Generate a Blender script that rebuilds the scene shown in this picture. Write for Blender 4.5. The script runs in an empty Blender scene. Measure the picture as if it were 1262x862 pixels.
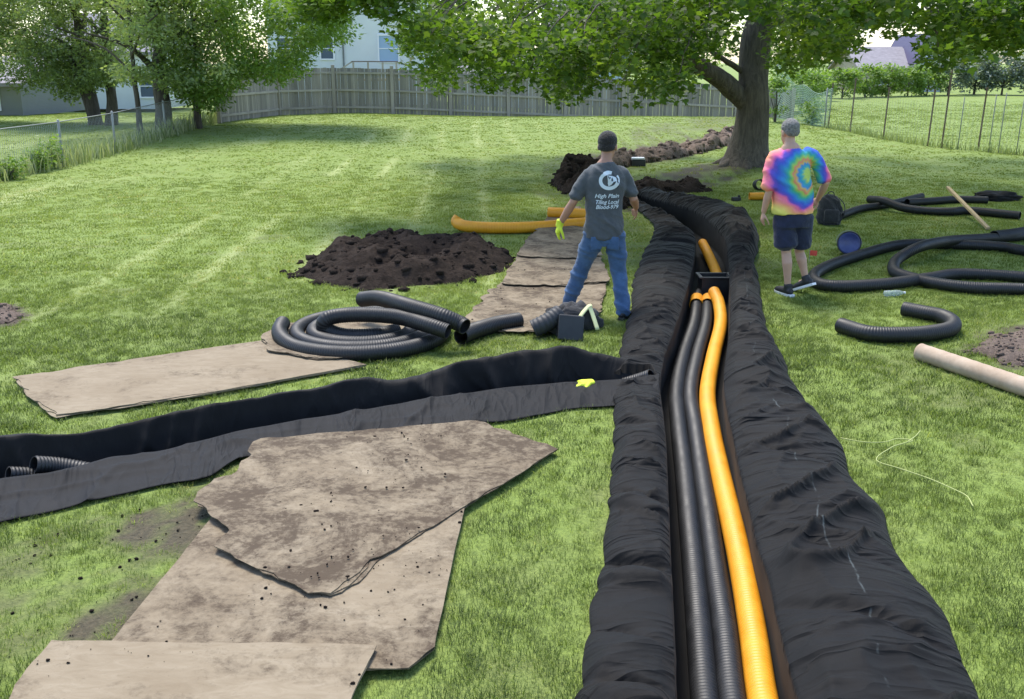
import bpy, bmesh, math, random
import numpy as np
from mathutils import Vector, Matrix
from mathutils.bvhtree import BVHTree
R = math.radians
random.seed(7); rng = np.random.default_rng(11)
sc = bpy.context.scene
col = sc.collection

# ------------------------------------------------------------------ camera, sky, sun
F, CX, CY, CAMH, PITCH = 1200.0, 631.0, 396.0, 2.45, R(15.0)
cd = bpy.data.cameras.new('camera'); cam = bpy.data.objects.new('camera', cd); col.objects.link(cam)
cam.location = (0, 0, CAMH); cam.rotation_euler = (R(90) - PITCH, 0, 0)
cd.sensor_width = 36; cd.lens = F / 1262 * 36; cd.shift_y = -(431 - CY) / 1262
cd.clip_start = .1; cd.clip_end = 3000
sc.camera = cam
SUN_EL, SUN_AZ = R(64), R(-22)          # azimuth measured from +Y (away from the camera) towards +X
w = bpy.data.worlds.new('World'); sc.world = w; w.use_nodes = True
wn = w.node_tree; bg = wn.nodes['Background']
sky = wn.nodes.new('ShaderNodeTexSky'); sky.sky_type = 'NISHITA'; sky.sun_disc = False
sky.sun_elevation = SUN_EL; sky.sun_rotation = SUN_AZ; sky.dust_density = 1.2; sky.air_density = 1.0
wn.links.new(sky.outputs[0], bg.inputs[0]); bg.inputs[1].default_value = .15
sd = bpy.data.lights.new('sun', 'SUN'); sd.energy = 2.1; sd.angle = R(20); sd.color = (1, .95, .87)
so = bpy.data.objects.new('sun', sd); col.objects.link(so)
tosun = Vector((math.sin(SUN_AZ) * math.cos(SUN_EL), math.cos(SUN_AZ) * math.cos(SUN_EL), math.sin(SUN_EL)))
so.rotation_euler = tosun.to_track_quat('Z', 'Y').to_euler(); so.location = tosun * 60
sc.view_settings.view_transform = 'Standard'; sc.view_settings.look = 'None'
sc.view_settings.exposure = 1.42; sc.view_settings.gamma = 1

# ------------------------------------------------------------------ pixel -> place
def ray(px, py):
    a, b = px - CX, -(py - CY)
    d = Vector((a, F * math.cos(PITCH) + b * math.sin(PITCH), -F * math.sin(PITCH) + b * math.cos(PITCH)))
    return d
def P(px, py, z=0.0):
    d = ray(px, py); t = (z - CAMH) / d.z
    return Vector((d.x * t, d.y * t, z))
def J(px, py, Y):
    d = ray(px, py); t = Y / d.y
    return Vector((d.x * t, Y, CAMH + d.z * t))
def interp(x, tab):
    xs = [a for a, b in tab]; ys = [b for a, b in tab]
    return np.interp(x, xs, ys)

# ------------------------------------------------------------------ numpy noise
def _h(i, j, s):
    n = (i.astype(np.int64) * 374761393 + j.astype(np.int64) * 668265263 + s * 1442695041) & 0xffffffff
    n = ((n ^ (n >> 13)) * 1274126177) & 0xffffffff
    n = (n ^ (n >> 16)) & 0xffffffff
    return n / 4294967295.0
def vn(x, y, s=0):
    x = np.asarray(x, float); y = np.asarray(y, float)
    i = np.floor(x); j = np.floor(y); u = x - i; v = y - j
    u = u * u * u * (u * (u * 6 - 15) + 10); v = v * v * v * (v * (v * 6 - 15) + 10)
    a = _h(i, j, s); b = _h(i + 1, j, s); c = _h(i, j + 1, s); d = _h(i + 1, j + 1, s)
    return (a * (1 - u) + b * u) * (1 - v) + (c * (1 - u) + d * u) * v * 1.0
def fbm(x, y, o=4, s=0):
    r = 0; a = .5; t = 0
    for k in range(o):
        r = r + a * vn(np.asarray(x) * 2 ** k + 17.3 * k, np.asarray(y) * 2 ** k - 9.1 * k, s + k); t += a; a *= .5
    return r / t
def ridged(x, y, o=3, s=0):
    r = 0; a = .5; t = 0
    for k in range(o):
        r = r + a * (1 - np.abs(2 * vn(np.asarray(x) * 2 ** k + 7.7 * k, np.asarray(y) * 2 ** k + 3.3 * k, s + k) - 1)); t += a; a *= .5
    return r / t
def sst(a, b, x):
    t = np.clip((x - a) / (b - a), 0, 1); return t * t * (3 - 2 * t)
def inside(poly, x, y):
    x = np.asarray(x, float); y = np.asarray(y, float); r = np.zeros(x.shape, bool); n = len(poly)
    for i in range(n):
        x1, y1 = poly[i][0], poly[i][1]; x2, y2 = poly[(i + 1) % n][0], poly[(i + 1) % n][1]
        c = ((y1 > y) != (y2 > y)) & (x < (x2 - x1) * (y - y1) / ((y2 - y1) or 1e-9) + x1)
        r ^= c
    return r
def catmull(pts, n):
    pts = [np.array(p, float) for p in pts]
    Q = [2 * pts[0] - pts[1]] + pts + [2 * pts[-1] - pts[-2]]
    out = []; m = len(pts) - 1
    for k in range(n):
        t = k / (n - 1) * m; i = min(int(t), m - 1); f = t - i
        a, b, c, d = Q[i], Q[i + 1], Q[i + 2], Q[i + 3]
        out.append(.5 * (2 * b + (c - a) * f + (2 * a - 5 * b + 4 * c - d) * f * f + (3 * b - a - 3 * c + d) * f ** 3))
    return np.array(out)
def resample(pts, step):
    pts = catmull(pts, max(60, len(pts) * 40)); d = np.linalg.norm(np.diff(pts, axis=0), axis=1)
    s = np.concatenate([[0], np.cumsum(d)]); n = max(4, int(s[-1] / step)); t = np.linspace(0, s[-1], n)
    return np.stack([np.interp(t, s, pts[:, k]) for k in range(pts.shape[1])], 1), s[-1]

# ------------------------------------------------------------------ object helpers
def link(o, parent=None):
    col.objects.link(o)
    if parent is not None: o.parent = parent
    return o
def tag(o, label=None, cat=None, group=None, kind=None):
    if label: o['label'] = label
    if cat: o['category'] = cat
    if group: o['group'] = group
    if kind: o['kind'] = kind
    return o
def empty(name, loc=(0, 0, 0), rz=0):
    o = bpy.data.objects.new(name, None); o.empty_display_size = .1
    o.location = loc; o.rotation_euler = (0, 0, rz); return link(o)
def mesh_np(name, verts, faces, mat=None, parent=None, smooth=False, attrs=None, off=(0, 0, 0)):
    verts = np.asarray(verts, np.float32); faces = np.asarray(faces, np.int32)
    me = bpy.data.meshes.new(name); m, k = faces.shape
    me.vertices.add(len(verts)); me.vertices.foreach_set('co', (verts - np.array(off, np.float32)).ravel())
    me.loops.add(m * k); me.loops.foreach_set('vertex_index', faces.ravel())
    me.polygons.add(m); me.polygons.foreach_set('loop_start', np.arange(0, m * k, k, dtype=np.int32))
    me.update(calc_edges=True); me.validate()
    if smooth: me.polygons.foreach_set('use_smooth', [True] * len(me.polygons))
    for an, av in (attrs or {}).items():
        a = me.attributes.new(an, 'FLOAT', 'POINT'); a.data.foreach_set('value', np.asarray(av, np.float32))
    o = bpy.data.objects.new(name, me)
    if mat: me.materials.append(mat)
    o.location = off
    return link(o, parent)
def bmo(name, bm, mat=None, parent=None, smooth=False, loc=None):
    me = bpy.data.meshes.new(name); bm.normal_update(); bm.to_mesh(me); bm.free()
    if smooth: me.polygons.foreach_set('use_smooth', [True] * len(me.polygons))
    if mat: me.materials.append(mat)
    o = bpy.data.objects.new(name, me)
    if loc is not None: o.location = loc
    return link(o, parent)
def box(bm, c, s, rot=None, bev=0):
    r = bmesh.ops.create_cube(bm, size=1); vs = r['verts']
    M = Matrix.Translation(Vector(c)) @ (rot.to_4x4() if rot else Matrix()) @ Matrix.Diagonal((s[0], s[1], s[2], 1))
    bmesh.ops.transform(bm, matrix=M, verts=vs)
    if bev:
        es = list({e for v in vs for e in v.link_edges})
        bmesh.ops.bevel(bm, geom=es, offset=bev, segments=2, affect='EDGES', profile=.5)
def ball(bm, c, r, rot=None, u=16, v=10):
    q = bmesh.ops.create_uvsphere(bm, u_segments=u, v_segments=v, radius=1)
    M = Matrix.Translation(Vector(c)) @ (rot.to_4x4() if rot else Matrix()) @ Matrix.Diagonal((r[0], r[1], r[2], 1))
    bmesh.ops.transform(bm, matrix=M, verts=q['verts'])
def frames(pts):
    pts = np.asarray(pts, float); T = np.gradient(pts, axis=0); T /= np.linalg.norm(T, axis=1)[:, None] + 1e-9
    up = np.array([0, 0, 1.]) if abs(T[0][2]) < .9 else np.array([1., 0, 0])
    U = np.zeros_like(T); u = np.cross(up, T[0]); u /= np.linalg.norm(u) + 1e-9
    for i in range(len(T)):
        u = u - T[i] * np.dot(u, T[i]); u /= np.linalg.norm(u) + 1e-9; U[i] = u
    return T, U, np.cross(T, U)
def limb(bm, pts, rad, seg=10, cap=True, flat=None):
    """closed tapered tube; flat = (a, b) scale of the two cross axes"""
    T, U, V = frames(pts); fa, fb = flat or (1, 1); rings = []
    for i, p in enumerate(pts):
        ring = []
        for k in range(seg):
            a = 2 * math.pi * k / seg
            ring.append(bm.verts.new(Vector(p) + Vector(U[i]) * (math.cos(a) * rad[i] * fa) + Vector(V[i]) * (math.sin(a) * rad[i] * fb)))
        rings.append(ring)
    for a, b in zip(rings, rings[1:]):
        for k in range(seg): bm.faces.new((a[k], a[(k + 1) % seg], b[(k + 1) % seg], b[k]))
    if cap:
        p = bm.verts.new(Vector(pts[0]) - Vector(T[0]) * rad[0] * .6 * min(fa, fb)); q = bm.verts.new(Vector(pts[-1]) + Vector(T[-1]) * rad[-1] * .6 * min(fa, fb))
        for k in range(seg):
            bm.faces.new((p, rings[0][(k + 1) % seg], rings[0][k])); bm.faces.new((q, rings[-1][k], rings[-1][(k + 1) % seg]))
def ctube(pts, r, seg=16, step=.0055, amp=.004, pitch=.022, hollow=True):
    """corrugated pipe: rings swell and shrink; ends open with an inner wall"""
    p, L = resample(pts, step); T, U, V = frames(p); n = len(p); s = np.linspace(0, L, n)
    rr = r - amp * .5 + amp * .5 * np.clip(2.2 * np.cos(2 * np.pi * s / pitch), -1, 1)
    a = 2 * np.pi * np.arange(seg) / seg
    def surf(rad):
        return (p[:, None, :] + U[:, None, :] * (np.cos(a)[None, :, None] * rad[:, None, None]) + V[:, None, :] * (np.sin(a)[None, :, None] * rad[:, None, None])).reshape(-1, 3)
    i = np.arange(n - 1)[:, None] * seg; k = np.arange(seg)[None, :]
    f = np.stack([i + k, i + (k + 1) % seg, i + seg + (k + 1) % seg, i + seg + k], 2).reshape(-1, 4)
    v = surf(rr)
    if hollow:
        m = 14; b = len(v)                                    # short inner sleeves at both ends
        ids = []
        for sl, end in ((slice(0, m), 0), (slice(n - m, n), n - 1)):
            q = surf(np.full(n, r - amp - .006)).reshape(n, seg, 3)[sl].reshape(-1, 3)
            b = len(v); v = np.concatenate([v, q]); ii = np.arange(m - 1)[:, None] * seg + b
            f = np.concatenate([f, np.stack([ii + seg + k, ii + seg + (k + 1) % seg, ii + (k + 1) % seg, ii + k], 2).reshape(-1, 4)])
            inner = b if end == 0 else b + (m - 1) * seg; outer = end * seg; kk = np.arange(seg)
            q4 = np.stack([outer + (kk + 1) % seg, outer + kk, inner + kk, inner + (kk + 1) % seg], 1)
            f = np.concatenate([f, q4 if end == 0 else q4[:, ::-1]])
    return v, f

# ------------------------------------------------------------------ materials
def mat(name, base=(.5, .5, .5), rough=.6, **kw):
    m = bpy.data.materials.new(name); m.use_nodes = True
    b = m.node_tree.nodes['Principled BSDF']; b.inputs['Base Color'].default_value = (*base, 1); b.inputs['Roughness'].default_value = rough
    for k, v in kw.items(): b.inputs[k].default_value = v
    return m
class NT:
    def __init__(s, m): s.t = m.node_tree; s.b = s.t.nodes.get('Principled BSDF')
    def n(s, ty, **kw):
        x = s.t.nodes.new('ShaderNode' + ty)
        for k, v in kw.items():
            if k.startswith('i_'):
                key = k[2:]; x.inputs[int(key) if key.isdigit() else key.replace('_', ' ')].default_value = v
            else: setattr(x, k, v)
        return x
    def l(s, a, b): s.t.links.new(a, b)
    def noise(s, scale, detail=5, rough=.6, vec=None, dist=0):
        x = s.n('TexNoise', i_Scale=scale, i_Detail=detail, i_Roughness=rough, i_Distortion=dist)
        if vec: s.l(vec, x.inputs['Vector'])
        return x.outputs['Fac']
    def ramp(s, fac, stops, interp='LINEAR'):
        r = s.n('ValToRGB'); e = r.color_ramp.elements; r.color_ramp.interpolation = interp
        while len(e) < len(stops): e.new(.5)
        for q, (p, c) in zip(e, stops): q.position = p; q.color = (*c, 1) if len(c) == 3 else c
        s.l(fac, r.inputs[0]); return r.outputs[0]
    def mix(s, fac, a, b, ty='MIX'):
        m = s.n('MixRGB', blend_type=ty)
        for i, v in ((0, fac), (1, a), (2, b)):
            if hasattr(v, 'is_output'): s.l(v, m.inputs[i])
            elif i == 0: m.inputs[0].default_value = v
            else: m.inputs[i].default_value = (*v, 1)
        return m.outputs[0]
    def math(s, op, a, b=0.0, c=0.0, clamp=False):
        m = s.n('Math', operation=op); m.use_clamp = clamp
        for i, v in enumerate((a, b, c)):
            if hasattr(v, 'is_output'): s.l(v, m.inputs[i])
            else: m.inputs[i].default_value = v
        return m.outputs[0]
    def bump(s, h, strength=.3, dist=.01):
        b = s.n('Bump', i_Strength=strength, i_Distance=dist); s.l(h, b.inputs['Height']); s.l(b.outputs[0], s.b.inputs['Normal'])
    def obj(s): return s.n('TexCoord').outputs['Object']
    def pos(s): return s.n('NewGeometry').outputs['Position']
    def attr(s, name, ty='GEOMETRY'): return s.n('Attribute', attribute_name=name, attribute_type=ty)
    def color(s, o): s.l(o, s.b.inputs['Base Color'])

M = {}
def mk_lawn():
    m = mat('lawn_soil', rough=.95); t = NT(m); p = t.pos()
    n1 = t.noise(1.1, 5, .6, p); n2 = t.noise(38, 4, .7, p); n3 = t.noise(.35, 3, .5, p)
    g = t.ramp(n2, [(.3, (.105, .155, .026)), (.7, (.215, .285, .052))])
    dry = t.ramp(n2, [(.3, (.14, .155, .055)), (.75, (.29, .29, .12))])
    g = t.mix(t.ramp(n1, [(.50, (0, 0, 0)), (.75, (.32, .32, .32))]), g, dry)
    g = t.mix(t.attr('stripe').outputs['Fac'], g, (.36, .40, .17))
    soil = t.ramp(n2, [(.3, (.026, .018, .011)), (.7, (.085, .060, .040))])
    t.color(t.mix(t.attr('soil').outputs['Fac'], g, soil)); t.bump(n2, .8, .02); return m
M['lawn'] = mk_lawn()
def mk_grass():
    m = mat('grass_blade', rough=.6); t = NT(m)
    a = t.attr('tint', 'INSTANCER').outputs['Fac']
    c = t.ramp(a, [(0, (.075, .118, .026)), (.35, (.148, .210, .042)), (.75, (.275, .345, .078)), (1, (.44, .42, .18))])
    t.color(c); tr = t.n('BsdfTranslucent'); t.l(t.mix(1, c, (1.05, 1.1, .6), 'MULTIPLY'), tr.inputs[0])
    mx = t.n('MixShader', i_0=.52); out = t.t.nodes['Material Output']
    t.l(t.b.outputs[0], mx.inputs[1]); t.l(tr.outputs[0], mx.inputs[2]); t.l(mx.outputs[0], out.inputs[0])
    t.b.inputs['Specular IOR Level'].default_value = .25
    ge = t.n('NewGeometry'); vm = t.n('VectorMath', operation='ADD'); t.l(ge.outputs['Normal'], vm.inputs[0]); vm.inputs[1].default_value = (0, 0, 2.2)
    vz = t.n('VectorMath', operation='NORMALIZE'); t.l(vm.outputs[0], vz.inputs[0]); t.l(vz.outputs[0], t.b.inputs['Normal'])
    return m
M['grass'] = mk_grass()
def mk_leaf(name, stops, tl=.45):
    m = mat(name, rough=.5); t = NT(m)
    v = t.attr('v').outputs['Fac']
    c = t.ramp(v, stops); t.color(c); tr = t.n('BsdfTranslucent'); t.l(t.mix(1, c, (1.25, 1.3, .5), 'MULTIPLY'), tr.inputs[0])
    mx = t.n('MixShader', i_0=tl); out = t.t.nodes['Material Output']
    t.l(t.b.outputs[0], mx.inputs[1]); t.l(tr.outputs[0], mx.inputs[2]); t.l(mx.outputs[0], out.inputs[0])
    t.b.inputs['Specular IOR Level'].default_value = .35
    return m
M['maple'] = mk_leaf('maple_leaf', [(0, (.05, .10, .016)), (.5, (.10, .175, .03)), (1, (.20, .27, .05))], .58)
M['greyleaf'] = mk_leaf('grey_green_leaf', [(0, (.14, .19, .09)), (.5, (.27, .335, .17)), (1, (.45, .50, .31))], .6)
M['lime'] = mk_leaf('bright_leaf', [(0, (.09, .16, .03)), (.5, (.17, .27, .06)), (1, (.26, .36, .10))], .45)
M['blueleaf'] = mk_leaf('blue_grey_leaf', [(0, (.12, .16, .13)), (.5, (.20, .25, .21)), (1, (.32, .37, .33))], .3)
M['weed'] = mk_leaf('tall_weed', [(0, (.15, .20, .08)), (.5, (.29, .33, .17)), (1, (.47, .47, .34))], .35)
def mk_bark(name, a, b):
    m = mat(name, rough=.9); t = NT(m); mp = t.n('Mapping', i_Scale=(9, 9, 1.6)); t.l(t.obj(), mp.inputs[0])
    n = t.noise(1.6, 8, .7, mp.outputs[0], .6); t.color(t.ramp(n, [(.3, a), (.7, b)])); t.bump(n, .9, .06); return m
M['bark'] = mk_bark('maple_bark', (.045, .036, .028), (.17, .14, .11))
M['bark2'] = mk_bark('dark_bark', (.035, .03, .025), (.12, .10, .08))
def mk_fabric(name, a, b, seam=False, bs=.8):
    m = mat(name, rough=.72); t = NT(m); p = t.obj()
    n = t.noise(3.0, 6, .65, p); f = t.noise(420, 2, .5, p); c = t.ramp(n, [(.3, a), (.72, b)])
    dust = t.ramp(t.noise(1.7, 7, .72, p, .4), [(.58, (0, 0, 0)), (.84, (.13, .13, .13))])
    c = t.mix(dust, c, (.085, .075, .066))
    cv = t.n('CombineXYZ'); t.l(t.attr('along').outputs['Fac'], cv.inputs[0]); t.l(t.attr('acm').outputs['Fac'], cv.inputs[1])
    if seam:
        v = t.attr('across').outputs['Fac']
        wob = t.math('MULTIPLY', t.math('SUBTRACT', t.noise(2.6, 3, .5, p), .5), .22)
        d = t.math('ABSOLUTE', t.math('SUBTRACT', t.math('ADD', v, wob), .50))
        line = t.ramp(t.math('MULTIPLY', d, 50), [(.15, (1, 1, 1)), (.5, (0, 0, 0))])
        brk = t.ramp(t.noise(3.4, 4, .7, p), [(.50, (0, 0, 0)), (.60, (1, 1, 1))])
        c = t.mix(t.math('MULTIPLY', t.math('MULTIPLY', line, brk), .30), c, (.16, .19, .19))
    t.color(c); t.b.inputs['Sheen Weight'].default_value = .02; t.b.inputs['Specular IOR Level'].default_value = .17
    hs = None
    for ang, sx, sy, sc_, k in ((42, 1.0, .24, 2.6, 1.0), (-38, 1.0, .26, 3.1, .9), (84, 1.0, .3, 3.4, .5), (10, 1.0, .3, 4.6, .5), (-65, 1, .3, 7.5, .3)):
        mp = t.n('Mapping', i_Rotation=(0, 0, R(ang)), i_Scale=(sx, sy, 1), i_Location=(ang * .1, ang * .3, 0)); t.l(cv.outputs[0], mp.inputs[0])
        x = t.n('TexNoise', i_Scale=sc_, i_Detail=2.5, i_Roughness=.5, i_Distortion=.35); t.l(mp.outputs[0], x.inputs['Vector'])
        r = t.math('SUBTRACT', 1.0, t.math('MULTIPLY', t.math('ABSOLUTE', t.math('SUBTRACT', x.outputs['Fac'], .5)), 11.0), clamp=True)
        msk = t.ramp(t.noise(1.9 + ang * .004, 2, .5, mp.outputs[0]), [(.42, (0, 0, 0)), (.62, (1, 1, 1))])
        r = t.math('MULTIPLY', t.math('MULTIPLY', t.math('POWER', r, 1.4), k), msk); hs = r if hs is None else t.math('ADD', hs, r)
    h = t.math('ADD', t.math('MULTIPLY', f, .05), hs); h = t.math('MULTIPLY', h, t.math('GREATER_THAN', t.attr('across').outputs['Fac'], -.985)) if seam else h
    t.bump(h, bs, .030); return m
M['fabric'] = mk_fabric('black_geotextile', (.0028, .0026, .0026), (.0064, .0060, .0059), True, 1.0)
M['fabric2'] = mk_fabric('black_geotextile_branch', (.0055, .0053, .0056), (.0110, .0107, .0113), False, .5)
def mk_pipe(name, c1, c2, rough):
    m = mat(name, rough=rough); t = NT(m); n = t.noise(6, 5, .65, t.obj()); t.color(t.ramp(n, [(.35, c1), (.75, c2)])); 
    t.l(t.ramp(n, [(.3, (rough, rough, rough)), (.8, (rough + .22, rough + .22, rough + .22))]), t.b.inputs['Roughness']); return m
M['pipe'] = mk_pipe('black_corrugated_plastic', (.004, .0043, .0052), (.012, .0124, .0135), .46)
M['orange'] = mk_pipe('yellow_orange_plastic', (.66, .26, .006), (.74, .34, .015), .45)
M['blackplastic'] = mk_pipe('black_plastic', (.010, .010, .011), (.03, .03, .03), .4)
M['greyplastic'] = mk_pipe('dusty_black_plastic', (.016, .017, .019), (.04, .042, .045), .55)
M['blue'] = mk_pipe('navy_blue_plastic', (.02, .03, .11), (.05, .07, .20), .3)
M['cardboard'] = mk_pipe('tan_cardboard', (.30, .22, .15), (.46, .36, .27), .8)
def mk_ply(name, dirt, seed):
    m = mat(name, rough=.88); t = NT(m); p = t.obj()
    mp = t.n('Mapping', i_Scale=(3.5, 10, 8), i_Location=(seed, seed * .7, 0), i_Rotation=(0, 0, R(20 + seed * 7))); t.l(p, mp.inputs[0])
    gr = t.noise(2.0, 7, .65, mp.outputs[0], .9)
    c = t.ramp(gr, [(.25, (.192, .150, .098)), (.55, (.240, .194, .132)), (.8, (.280, .232, .164))])
    mo = t.n('Mapping', i_Location=(seed * 3.1, seed * 1.3, 0)); t.l(p, mo.inputs[0])
    c = t.mix(t.ramp(t.noise(1.6, 4, .6, mo.outputs[0]), [(.4, (0, 0, 0)), (.7, (.55, .55, .55))]), c, (.170, .128, .080))
    big = t.noise(2.1, 9, .76, mo.outputs[0], .5); fine = t.noise(19, 6, .75, mo.outputs[0], .4)
    st = t.math('ADD', t.math('MULTIPLY', big, .66), t.math('MULTIPLY', fine, .34)); lo = .605 - dirt * .115
    mk = t.ramp(st, [(lo - .05, (0, 0, 0)), (lo + .02, (.38, .38, .38)), (lo + .09, (.93, .93, .93))])
    c = t.mix(mk, c, (.058, .040, .025))
    spk = t.ramp(t.noise(60, 3, .6, mo.outputs[0]), [(.66, (0, 0, 0)), (.72, (.6 * dirt, .6 * dirt, .6 * dirt))]); c = t.mix(spk, c, (.03, .022, .016)); t.color(c)
    t.bump(t.math('ADD', gr, t.math('MULTIPLY', fine, .8)), .4, .006); t.b.inputs['Specular IOR Level'].default_value = .25; return m
M['ply_clean'] = mk_ply('plywood_clean', .35, 2.0)
M['ply_dirty'] = mk_ply('plywood_muddy', 1.25, 5.0)
M['ply_mid'] = mk_ply('plywood_worn', .85, 9.0)
M['ply_far'] = mk_ply('plywood_trampled', 1.1, 14.0)
def mk_dirt(name, a, b):
    m = mat(name, rough=1.0); t = NT(m); p = t.obj(); n = t.noise(16, 8, .75, p); f = t.noise(3, 4, .6, p)
    c = t.ramp(n, [(.3, a), (.75, b)]); c = t.mix(t.ramp(f, [(.5, (0, 0, 0)), (.8, (.35, .35, .35))]), c, tuple(x * 1.9 for x in b)); t.color(c); t.bump(n, 1, .05)
    t.b.inputs['Specular IOR Level'].default_value = .1; return m
M['dirt'] = mk_dirt('dark_wet_soil', (.014, .010, .008), (.050, .037, .029))
M['dirt2'] = mk_dirt('dry_brown_soil', (.10, .075, .06), (.24, .185, .15))
def mk_wood(name, a, b, sc_=(18, 18, 1.2), vary=0):
    m = mat(name, rough=.85); t = NT(m); mp = t.n('Mapping', i_Scale=sc_); t.l(t.pos(), mp.inputs[0])
    n = t.noise(1.0, 6, .65, mp.outputs[0]); c = t.ramp(n, [(.3, a), (.7, b)])
    if vary: c = t.mix(1, c, t.ramp(t.n('ObjectInfo').outputs['Random'], [(0, (1 - vary,) * 3), (1, (1 + vary, 1 + vary * .9, 1 + vary * .75))]), 'MULTIPLY')
    t.color(c); t.bump(n, .3, .01); return m
M['fence'] = mk_wood('weathered_grey_wood', (.20, .18, .155), (.33, .30, .265), (7, 7, .5), .28)
M['rail'] = mk_wood('weathered_rail', (.28, .25, .215), (.42, .375, .33), (2, 2, 7), .1)
M['fencepost'] = mk_wood('weathered_post', (.28, .24, .20), (.42, .37, .32), (9, 9, .6))
M['stake'] = mk_wood('pale_pine', (.42, .29, .14), (.58, .44, .25))
M['galv'] = mat('galvanised_steel', (.27, .28, .27), .6, Metallic=.4)
M['wire'] = mat('galvanised_wire', (.40, .42, .41), .55, Metallic=.3)
M['rust'] = mk_wood('rusted_steel_post', (.10, .065, .05), (.20, .14, .11))
M['net'] = mat('pale_green_net', (.45, .60, .50), .7)
M['twine'] = mat('yellow_green_twine', (.36, .40, .14), .8)
M['hivis'] = mat('yellow_green_glove', (.52, .62, .03), .7)
M['paleyellow'] = mat('pale_yellow_fabric', (.66, .66, .33), .7)
M['rubber'] = mat('dark_rubber', (.015, .015, .016), .6)
M['white'] = mat('white_plastic', (.75, .76, .78), .5)
M['red'] = mat('red_plastic', (.6, .07, .04), .5)
M['clear'] = mat('clear_plastic', (.75, .82, .82), .12, **{'Transmission Weight': .75, 'IOR': 1.15})
M['glass'] = mat('window_glass', (.10, .13, .17), .08)
M['blueglass'] = mat('blue_window_blind', (.30, .42, .58), .3)
def mk_siding(name, c, sc_=6.0):
    m = mat(name, c, .7); t = NT(m); w_ = t.n('TexWave', i_Scale=sc_ / 6.283 * 1.0, wave_type='BANDS', bands_direction='Z', wave_profile='SAW'); t.l(t.pos(), w_.inputs[0])
    n = t.noise(.8, 4, .6, t.pos()); t.color(t.mix(.5, c, t.ramp(n, [(.3, tuple(x * .85 for x in c)), (.7, c)]))); t.bump(w_.outputs[1], .5, .03); return m
M['siding_white'] = mk_siding('white_siding', (.72, .75, .80), 30)
M['siding_blue'] = mk_siding('pale_blue_siding', (.50, .60, .76), 30)
M['siding_tan'] = mk_siding('tan_siding', (.42, .36, .30), 30)
M['siding_dark'] = mk_siding('grey_siding', (.20, .21, .22), 30)
M['roof'] = mk_wood('grey_shingle', (.16, .15, .17), (.30, .28, .31), (3, 3, 12))
M['roof_p'] = mk_wood('mauve_shingle', (.17, .155, .17), (.27, .25, .27), (3, 3, 12))
M['trim'] = mat('white_trim', (.78, .78, .80), .5)
M['trim_dark'] = mat('violet_dark_trim', (.05, .035, .09), .5)
def mk_skin(name, c):
    m = mat(name, c, .5); t = NT(m); n = t.noise(14, 4, .6, t.obj()); t.color(t.mix(n, tuple(x * .82 for x in c), tuple(min(1, x * 1.12) for x in c)))
    t.b.inputs['Subsurface Weight'].default_value = .08; t.b.inputs['Subsurface Radius'].default_value = (.012, .005, .003); return m
M['skin1'] = mk_skin('tanned_skin', (.36, .19, .125)); M['skin2'] = mk_skin('light_skin', (.47, .28, .20))
def mk_cloth(name, a, b, s=8):
    m = mat(name, rough=.9); t = NT(m); n = t.noise(s, 6, .7, t.obj()); f = t.noise(260, 2, .5, t.obj()); t.color(t.ramp(n, [(.3, a), (.7, b)]))
    t.bump(t.math('ADD', t.noise(s * .8, 5, .6, t.obj(), .9), t.math('MULTIPLY', f, .12)), .7, .02); t.b.inputs['Sheen Weight'].default_value = .15; return m
M['tee'] = mk_cloth('charcoal_cotton', (.045, .052, .058), (.075, .083, .090))
M['jeans'] = mk_cloth('blue_denim', (.022, .055, .125), (.060, .125, .24), 6)
M['shorts'] = mk_cloth('navy_cotton', (.006, .009, .028), (.014, .02, .055))
M['hair1'] = mk_cloth('black_hair', (.006, .005, .005), (.02, .017, .015), 60)
M['hair2'] = mk_cloth('grey_hair', (.07, .065, .06), (.24, .23, .22), 45)
M['print'] = mat('pale_blue_print', (.55, .62, .66), .7)
M['bag'] = mk_cloth('black_nylon', (.012, .012, .013), (.035, .033, .033), 12)

# ------------------------------------------------------------------ outlines of what lies on the lawn (photo pixels -> ground)
# main trench: rows of left outer edge, left lip, right lip, right outer edge
MT = [((668, 1040), (846, 1040), (1010, 1040), (1300, 1040), .10, .15),
      ((700, 930), (842, 930), (985, 930), (1235, 930), .10, .16),
      ((714, 862), (838, 862), (966, 862), (1200, 862), .10, .16),
      ((722, 800), (836, 800), (951, 800), (1172, 800), .11, .17),
      ((735, 740), (833, 740), (939, 740), (1140, 740), .10, .17),
      ((744, 690), (830, 690), (925, 690), (1100, 690), .10, .16),
      ((749, 640), (828, 640), (914, 640), (1082, 640), .10, .17),
      ((753, 600), (826, 600), (905, 600), (1048, 600), .10, .15),
      ((757, 560), (824, 560), (898, 560), (1034, 560), .10, .16),
      ((757, 520), (820, 520), (890, 520), (1006, 520), .09, .17),
      ((757, 480), (816, 480), (886, 480), (976, 480), .06, .15),
      ((762, 445), (822, 445), (890, 445), (962, 445), .10, .15),
      ((770, 415), (834, 415), (894, 415), (945, 415), .16, .16),
      ((779, 385), (843, 385), (895, 385), (938, 385), .16, .16),
      ((780, 355), (851, 355), (895, 355), (934, 352), .16, .17),
      ((790, 325), (857, 325), (893, 325), (928, 330), .17, .20),
      ((803, 298), (858, 300), (888, 302), (934, 312), .16, .27),
      ((806, 283), (846, 284), (872, 284), (930, 288), .12, .30),
      ((796, 270), (824, 270), (850, 268), (900, 266), .09, .28),
      ((782, 259), (800, 258), (815, 256), (850, 252), .08, .22),
      ((768, 250), (778, 248), (785, 246), (800, 243), .06, .12)]
def g2(p, z=0): q = P(p[0], p[1], z); return (q.x, q.y)
rows = [[*g2(a), *g2(b), *g2(c), *g2(d), e, f] for a, b, c, d, e, f in MT]
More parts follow.
